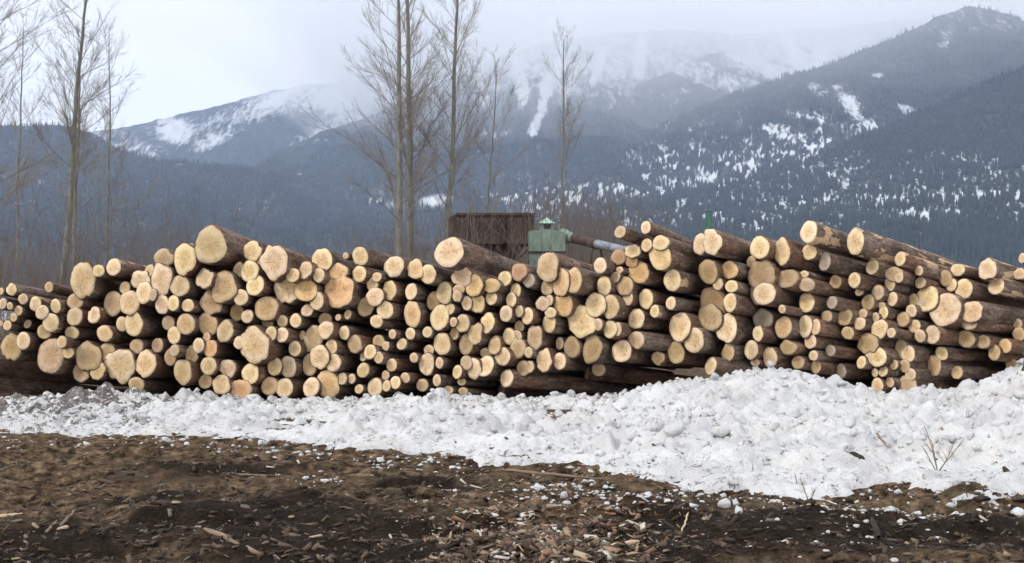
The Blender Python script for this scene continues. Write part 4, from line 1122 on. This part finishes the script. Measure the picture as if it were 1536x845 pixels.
# ------------------------------------------------------------------ debris on the ground
def chips(name, items, label):
    """items: x,y,z,len,wid,thk,colour -> little split pieces"""
    V = []; C = []; n = len(items)
    base = np.array([[-1, -1, -1], [1, -0.7, -1], [0.8, 1, -1], [-0.9, 0.8, -1], [-0.9, -0.8, 1], [0.9, -0.6, 1], [0.7, 0.8, 1], [-0.8, 0.9, 1]]) * 0.5
    f = np.array([[0, 3, 2, 1], [4, 5, 6, 7], [0, 1, 5, 4], [1, 2, 6, 5], [2, 3, 7, 6], [3, 0, 4, 7]])
    for (x, y, z, l, w, t, c) in items:
        p = base * (l, w, t) + rng.normal(0, 0.06, (8, 3)) * (l, w, t)
        yaw = rng.uniform(0, 6.28); tl = rng.normal(0, 0.35); rl = rng.normal(0, 0.5)
        m = np.array(Matrix.Rotation(yaw, 3, 'Z') @ Matrix.Rotation(tl, 3, 'Y') @ Matrix.Rotation(rl, 3, 'X'))
        V.append(p @ m.T + (x, y, z)); C.append(np.tile([*c, 1.0], (8, 1)))
    Fc = (f[None] + (np.arange(n) * 8)[:, None, None]).reshape(-1, 4)
    o = np_mesh(name, np.concatenate(V), Fc, False, M_CHIP, attrs={'tint': ('FLOAT_COLOR', np.concatenate(C))})
    return tag(o, label, 'debris', kind='stuff')
PAL_DARK = [(0.05, 0.035, 0.025), (0.09, 0.06, 0.04), (0.13, 0.09, 0.06), (0.03, 0.022, 0.016)]
PAL_BARK = [(0.30, 0.17, 0.11), (0.19, 0.11, 0.075), (0.36, 0.23, 0.155), (0.09, 0.06, 0.045), (0.20, 0.155, 0.12)]
PAL_SNOWOK = [(0.05, 0.035, 0.025), (0.13, 0.09, 0.06), (0.16, 0.085, 0.055)]
PAL_PALE = [(0.52, 0.42, 0.30), (0.62, 0.54, 0.42), (0.40, 0.30, 0.20), (0.66, 0.62, 0.56)]
def scatter(n, px0, px1, py0, py1, pal, l0, l1, wr, tr, pale=0.0, fade=None):
    out = []
    for k in range(n):
        px = rng.uniform(px0, px1); py = rng.uniform(py0, py1)
        if fade and rng.random() > math.exp(-((px - fade[0]) / fade[2]) ** 2 - ((py - fade[1]) / fade[3]) ** 2): continue
        x, y = gpt(px, py)
        x += rng.normal(0, .05); y += rng.normal(0, 0.1)
        if pal is not PAL_SNOWOK and 9 < y < 29 and abs(x) < 11.4 and float(z_at(SZ, sx_, sy_, x, y)) > float(z_at(GZ, gx, gy, x, y)) and rng.random() > 0.06: continue
        l = l0 + (l1 - l0) * rng.random() ** 2.2; w = l * rng.uniform(*wr); t = w * tr
        c = PAL_PALE[rng.integers(len(PAL_PALE))] if rng.random() < pale else pal[rng.integers(len(pal))]
        out.append((x, y, surf_z(x, y) + t * 0.5, l, w, t, c))
    return out
it = scatter(16000, -250, 1790, 665, 900, PAL_DARK + PAL_DARK + PAL_BARK[3:], 0.010, 0.10, (0.10, 0.45), 0.5, 0.025)
chips('soil_debris', it, 'dark crumbs of bark and soil strewn over the churned ground')
it = scatter(14000, 640, 1000, 735, 900, PAL_BARK + PAL_DARK, 0.015, 0.14, (0.12, 0.45), 0.3, 0.16, (820, 835, 120, 55))
it += scatter(3500, 560, 1060, 720, 900, PAL_BARK + PAL_DARK, 0.012, 0.07, (0.2, 0.6), 0.3, 0.25, (800, 780, 200, 50))
chips('bark_litter', it, 'heap of reddish brown bark litter and wood chips at the bottom centre')
it = scatter(700, -250, 1790, 690, 900, PAL_PALE, 0.010, 0.05, (0.12, 0.5), 0.3)
it += scatter(260, -100, 1640, 600, 760, PAL_SNOWOK, 0.012, 0.06, (0.15, 0.6), 0.4)
chips('wood_chips', it, 'small pale wood chips and splinters scattered over the ground and snow edge')
# scraps of snow left on the soil
it = []
for (px, py, rx, ry, n) in [(200, 640, 170, 16, 260), (700, 700, 120, 8, 120), (400, 676, 120, 6, 90), (480, 712, 40, 4, 30), (610, 690, 60, 8, 60), (1000, 752, 220, 7, 200), (1350, 768, 200, 8, 200), (880, 742, 80, 8, 90), (800, 790, 120, 20, 40), (1350, 800, 250, 35, 70), (60, 660, 90, 10, 60)]:
    for k in range(n):
        a = px + rng.normal(0, rx * 0.6); b = max(py + rng.normal(0, ry * 0.6), 600); x, y = gpt(a, b)
        r = 0.008 + rng.exponential(0.009); it.append((x, y, surf_z(x, y) + r * 0.1, min(r, 0.045), 0.5))
tag(lumps('snow_scraps', it, M_SNOW), 'crumbs of snow left on the dark soil in front of the bank', 'snow', kind='stuff')

def bar(name, label, cat, px0, py0, px1, py1, r, mat, z0=0.0, z1=0.0, flat=1.0, group=None, taper=0.7):
    x0, y0 = gpt(px0, py0); x1, y1 = gpt(px1, py1)
    a = Vector((x0, y0, surf_z(x0, y0) + r * flat * 0.6 + z0)); b = Vector((x1, y1, surf_z(x1, y1) + r * flat * 0.6 + z1))
    n = 9; rs = np.random.default_rng(abs(hash((int(px0), int(py0)))) % 9999)
    k = np.linspace(0, 1, n)
    pts = np.array([(a.lerp(b, t) - a)[:] for t in k]); L = (b - a).length
    pts[1:-1] += rs.normal(0, 0.012 * L, (n - 2, 3)) * (1, 1, 0.3)
    rad = r * np.interp(k, [0, 0.06, 0.9, 1], [0.5, 1, taper, 0.3]) * (1 + rs.normal(0, 0.1, n))
    t = Tubes(); t.add(pts, rad, 7)
    o = t.build(name, mat); o.location = a; o.scale = (1, 1, flat)
    tag(o, label, cat, group)
    return o
bar('splinter', 'pale flat splinter of wood lying alone on brown soil at left', 'wood scrap', 158, 726, 202, 719, 0.045, M_SPLINT, flat=0.5)
bar('splinter', 'short thin splinter just right of the pale flat one', 'wood scrap', 206, 719, 225, 727, 0.014, M_SPLINT, flat=0.6)
bar('pole', 'long thin straw-coloured pole lying along the edge of the snow', 'pole', 752, 728, 905, 731, 0.016, M_STICK, 0.02, 0.02)
bar('stick', 'thick grey-brown stick at the bottom edge left of centre', 'stick', 308, 825, 396, 846, 0.021, M_STICK)
bar('stick', 'thin slanting stick standing up from the dark soil at lower left', 'stick', 92, 806, 115, 790, 0.013, M_STICK, 0, 0.05)
bar('stick', 'second thin stick beside a slanting one at lower left', 'stick', 70, 812, 88, 800, 0.012, M_STICK, 0, 0.03)
bar('splinter', 'pale stick cut off by the left edge of the picture', 'wood scrap', -20, 763, 36, 762, 0.018, M_SPLINT)
bar('splinter', 'pale slab of split wood at the bottom edge right of the bark litter', 'wood scrap', 915, 843, 957, 831, 0.035, M_SPLINT, 0, 0.03, flat=0.6)
bar('stick', 'thin curved twig lying on the soil left of the bark litter', 'stick', 428, 740, 458, 744, 0.010, M_SPLINT)
bar('stick', 'long dark low stick lying on the soil below the snow at left centre', 'stick', 338, 707, 420, 703, 0.022, M_STICK)
bar('stick', 'dark pointed stake leaning out of the dirt at lower right', 'stick', 1316, 812, 1306, 798, 0.028, M_CLOD, 0, 0.07)
bar('stick', 'grey broken slab on dark soil right of the bark litter', 'stick', 1180, 806, 1212, 822, 0.04, M_STICK, flat=0.6)
bar('stick', 'short dark branch lying on the snow in the right half', 'stick', 1314, 693, 1330, 698, 0.018, M_STICK, 0.2, 0.16)
bar('stick', 'thin stick slanting off the soil right of the dark gap', 'stick', 1022, 798, 1032, 788, 0.008, M_SPLINT, 0, 0.02)
bar('stick', 'slim brown stick lying slantwise above the bark litter', 'stick', 860, 765, 880, 757, 0.014, M_SPLINT, 0, 0.02)

def rock(name, label, cat, px, py, r, mat, sq=0.7, group=None, dirtv=0.0):
    x, y = gpt(px, py)
    if py < 740:
        for _ in range(6):
            z = surf_z(x, y); Y2 = (EYE - z) * F / (py - HZ); x, y = (px - 768) / F * Y2, Y2
    o = lumps(name, [(0, 0, 0, r, sq)], mat, 0.3, 0.01); o.location = (x, y, surf_z(x, y) + r * sq * 0.35)
    tag(o, label, cat, group); return o
rock('clod', 'dark double clod of soil lying on the snow at right', 'clod', 1283, 722, 0.085, M_CLOD, 0.6)
rock('clod', 'small dark clod on the snow just right of the double one', 'clod', 1312, 723, 0.045, M_CLOD)
rock('clod', 'dark clod on the snow near the right edge, alone on a white slope', 'clod', 1507, 709, 0.06, M_CLOD, 0.5)
rock('clod', 'flat dark clod on the snow above the dry stems', 'clod', 1410, 707, 0.045, M_CLOD, 0.5)
rock('snow_lump', 'white cube-like lump alone on the soil above the bark litter', 'snow lump', 809, 747, 0.05, M_SNOW, 0.9)
rock('snow_lump', 'small peaked lump of snow alone on the soil at centre', 'snow lump', 684, 742, 0.035, M_SNOW, 0.8)
rock('stone', 'dark flat stone on snow beside the soil edge near the right border', 'stone', 1470, 752, 0.08, M_CLOD, 0.35)
rock('stone', 'dark flat stone at the soil edge cut by the right border', 'stone', 1528, 750, 0.08, M_CLOD, 0.35)
rock('stone', 'larger rough grey lump of dirty ice at the left foot of the pile', 'stone', 118, 600, 0.16, M_SNOW, 0.8)

# mossy stump at the right edge, half in the snow
y_ = 19.6; x_ = (1552 - 768) / F * y_
sr = empty('tree_stump', (x_, y_, surf_z(x_, y_) - 0.15)); tag(sr, 'dark mossy stump half buried in snow at the right edge', 'stump')
t = Tubes(); t.add([(0, 0, 0), (0.01, 0, 0.2), (0.02, 0, 0.45), (0.03, 0.02, 0.66), (0.03, 0.02, 0.68)], [0.26, 0.19, 0.165, 0.155, 0.02], 14); t.build('bark', M_MOSS, sr)
t = Tubes(); t.add([(-0.1, -0.05, 0.3), (-0.24, -0.12, 0.48), (-0.28, -0.14, 0.60)], [0.05, 0.035, 0.01], 8); t.build('side_shoot', M_MOSS, sr)

def weed(label, px, py, hpx, seed, n=3, spread=0.12, Y=None):
    x, y = gpt(px, py)
    for _ in range(8):
        z = surf_z(x, y); Y2 = (EYE - z) * F / (py - HZ); x, y = (px - 768) / F * Y2, Y2
    rs = np.random.default_rng(seed); t = Tubes(); H = hpx / F * y
    for k in range(n):
        q, _ = limb(np.array([0, 0, -0.03]), np.array([rs.normal(0, spread), rs.normal(0, spread), 1.0]), H * rs.uniform(0.6, 1.05), 7, 0.10, 0.0, rs)
        t.add(q, np.linspace(0.0055, 0.003, len(q)), 4)
        for j in range(2):
            i = rs.integers(2, 6); q2, _ = limb(q[i], np.array([rs.normal(0, 0.5), rs.normal(0, 0.5), 0.8]), H * 0.25, 3, 0.15, 0, rs)
            t.add(q2, np.linspace(0.0035, 0.002, 4), 3)
    o = t.build('dry_weed', M_WEED); o.location = (x, y, surf_z(x, y))
    tag(o, label, 'dry weed', 'dry weeds poking through the snow'); return o
weed('tangled dry stems with a curled base in the right part of the snow', 1405, 688, 80, 1, 5, 0.35)
weed('upright pair of dry stems at the snow edge near the soil, right of centre', 1212, 752, 42, 2, 2, 0.06)
weed('lone tall dry stem at the front of the snow below the tangled ones', 1406, 762, 56, 3, 1, 0.05)
weed('forked dry stem at the front snow edge near the right border', 1450, 765, 30, 4, 2, 0.5)
weed('single fine dry stem at the front snow edge right of the upright pair', 1336, 757, 50, 5, 1, 0.08)
weed('short dry stem leaning in the snow left of the upright pair', 1127, 716, 26, 6, 1, 0.15)
weed('short slanting dry stem between the soil and the snow, right of centre', 1195, 732, 24, 7, 1, 0.3)
weed('short dry stem rising from the soil edge under the right snow slope', 1258, 766, 20, 8, 2, 0.2)

# ------------------------------------------------------------------ air: haze over everything, cloud on the far peaks
def vol_mat(name, color, density, aniso=0.0):
    m = bpy.data.materials.new(name); m.use_nodes = True; nt = m.node_tree; nt.nodes.clear()
    o = nt.nodes.new('ShaderNodeOutputMaterial'); p = nt.nodes.new('ShaderNodeVolumePrincipled')
    p.inputs['Color'].default_value = (*color, 1); p.inputs['Density'].default_value = density
    p.inputs['Anisotropy'].default_value = aniso
    nt.links.new(p.outputs['Volume'], o.inputs['Volume'])
    return m
hz = bm_obj('haze', [box_v(-9500, 9500, -60, 9600, -8, 1660)], vol_mat('pale_air', (0.62, 0.75, 1.0), 0.85e-4, 0.3), None)
tag(hz, 'thin bluish air between the camera and the mountains', 'haze', kind='stuff')
def cloud_mesh(thin=False, y0=4900, y1=8300):
    nx, ny = 90, 40
    X = np.linspace(-3200, 9300, nx); Y = np.linspace(y0, y1, ny); X, Y = np.meshgrid(X, Y)
    u = X / Y * F + 768
    lift = 900 * sstep(640, 250, u)                      # the bank thins out towards the left
    bot = 960 + lift + 130 * (fbm(X / 900, Y / 900, 3, 5) - 0.5) * 2 + 55 * (fbm(X / 260, Y / 260, 2, 8) - 0.5) * 2
    top = np.maximum(bot + 5, 1800 + 150 * fbm(X / 1200, Y / 1200, 2, 6))
    e = np.minimum.reduce([(X + 3200) / 1500, (9300 - X) / 1500, (Y - y0) / 700, (y1 - Y) / 700]); e = np.clip(e, 0, 1)
    mid = 1300 + lift
    bot = np.where(bot < mid, mid + (bot - mid) * np.sqrt(e), bot); top = mid + (np.maximum(top, mid + 5) - mid) * np.sqrt(e) + 1
    if thin:
        bot = bot - 430; top = np.minimum(top, 1500 + lift)
    f = grid_faces(nx, ny); n = nx * ny
    V = np.concatenate([np.stack([X, Y, bot], -1).reshape(-1, 3), np.stack([X, Y, top], -1).reshape(-1, 3)])
    i = np.arange(nx - 1); a = np.stack([i, i + 1, i + 1 + n, i + n], 1); k = (ny - 1) * nx; b = np.stack([i + k, i + k + n, i + 1 + k + n, i + 1 + k], 1)
    j = np.arange(ny - 1) * nx; c = np.stack([j, j + n, j + nx + n, j + nx], 1); d = np.stack([j + nx - 1, j + 2 * nx - 1, j + 2 * nx - 1 + n, j + nx - 1 + n], 1)
    return V, np.concatenate([f[:, ::-1], f + n, a, b, c, d])
V, Fc = cloud_mesh()
cl = np_mesh('cloud', V, Fc, True, vol_mat('cloud_vapour', (1.0, 1.0, 1.0), 0.75e-3, 0.85), None)
tag(cl, 'low white cloud bank hanging over the far peaks', 'cloud', kind='stuff')
V, Fc = cloud_mesh(True, 3350, 8250)
cl = np_mesh('mist', V, Fc, True, vol_mat('thin_mist', (1.0, 1.0, 1.0), 4.0e-4, 0.8), None)
tag(cl, 'thin mist veiling the upper slopes below the cloud bank', 'mist', kind='stuff')
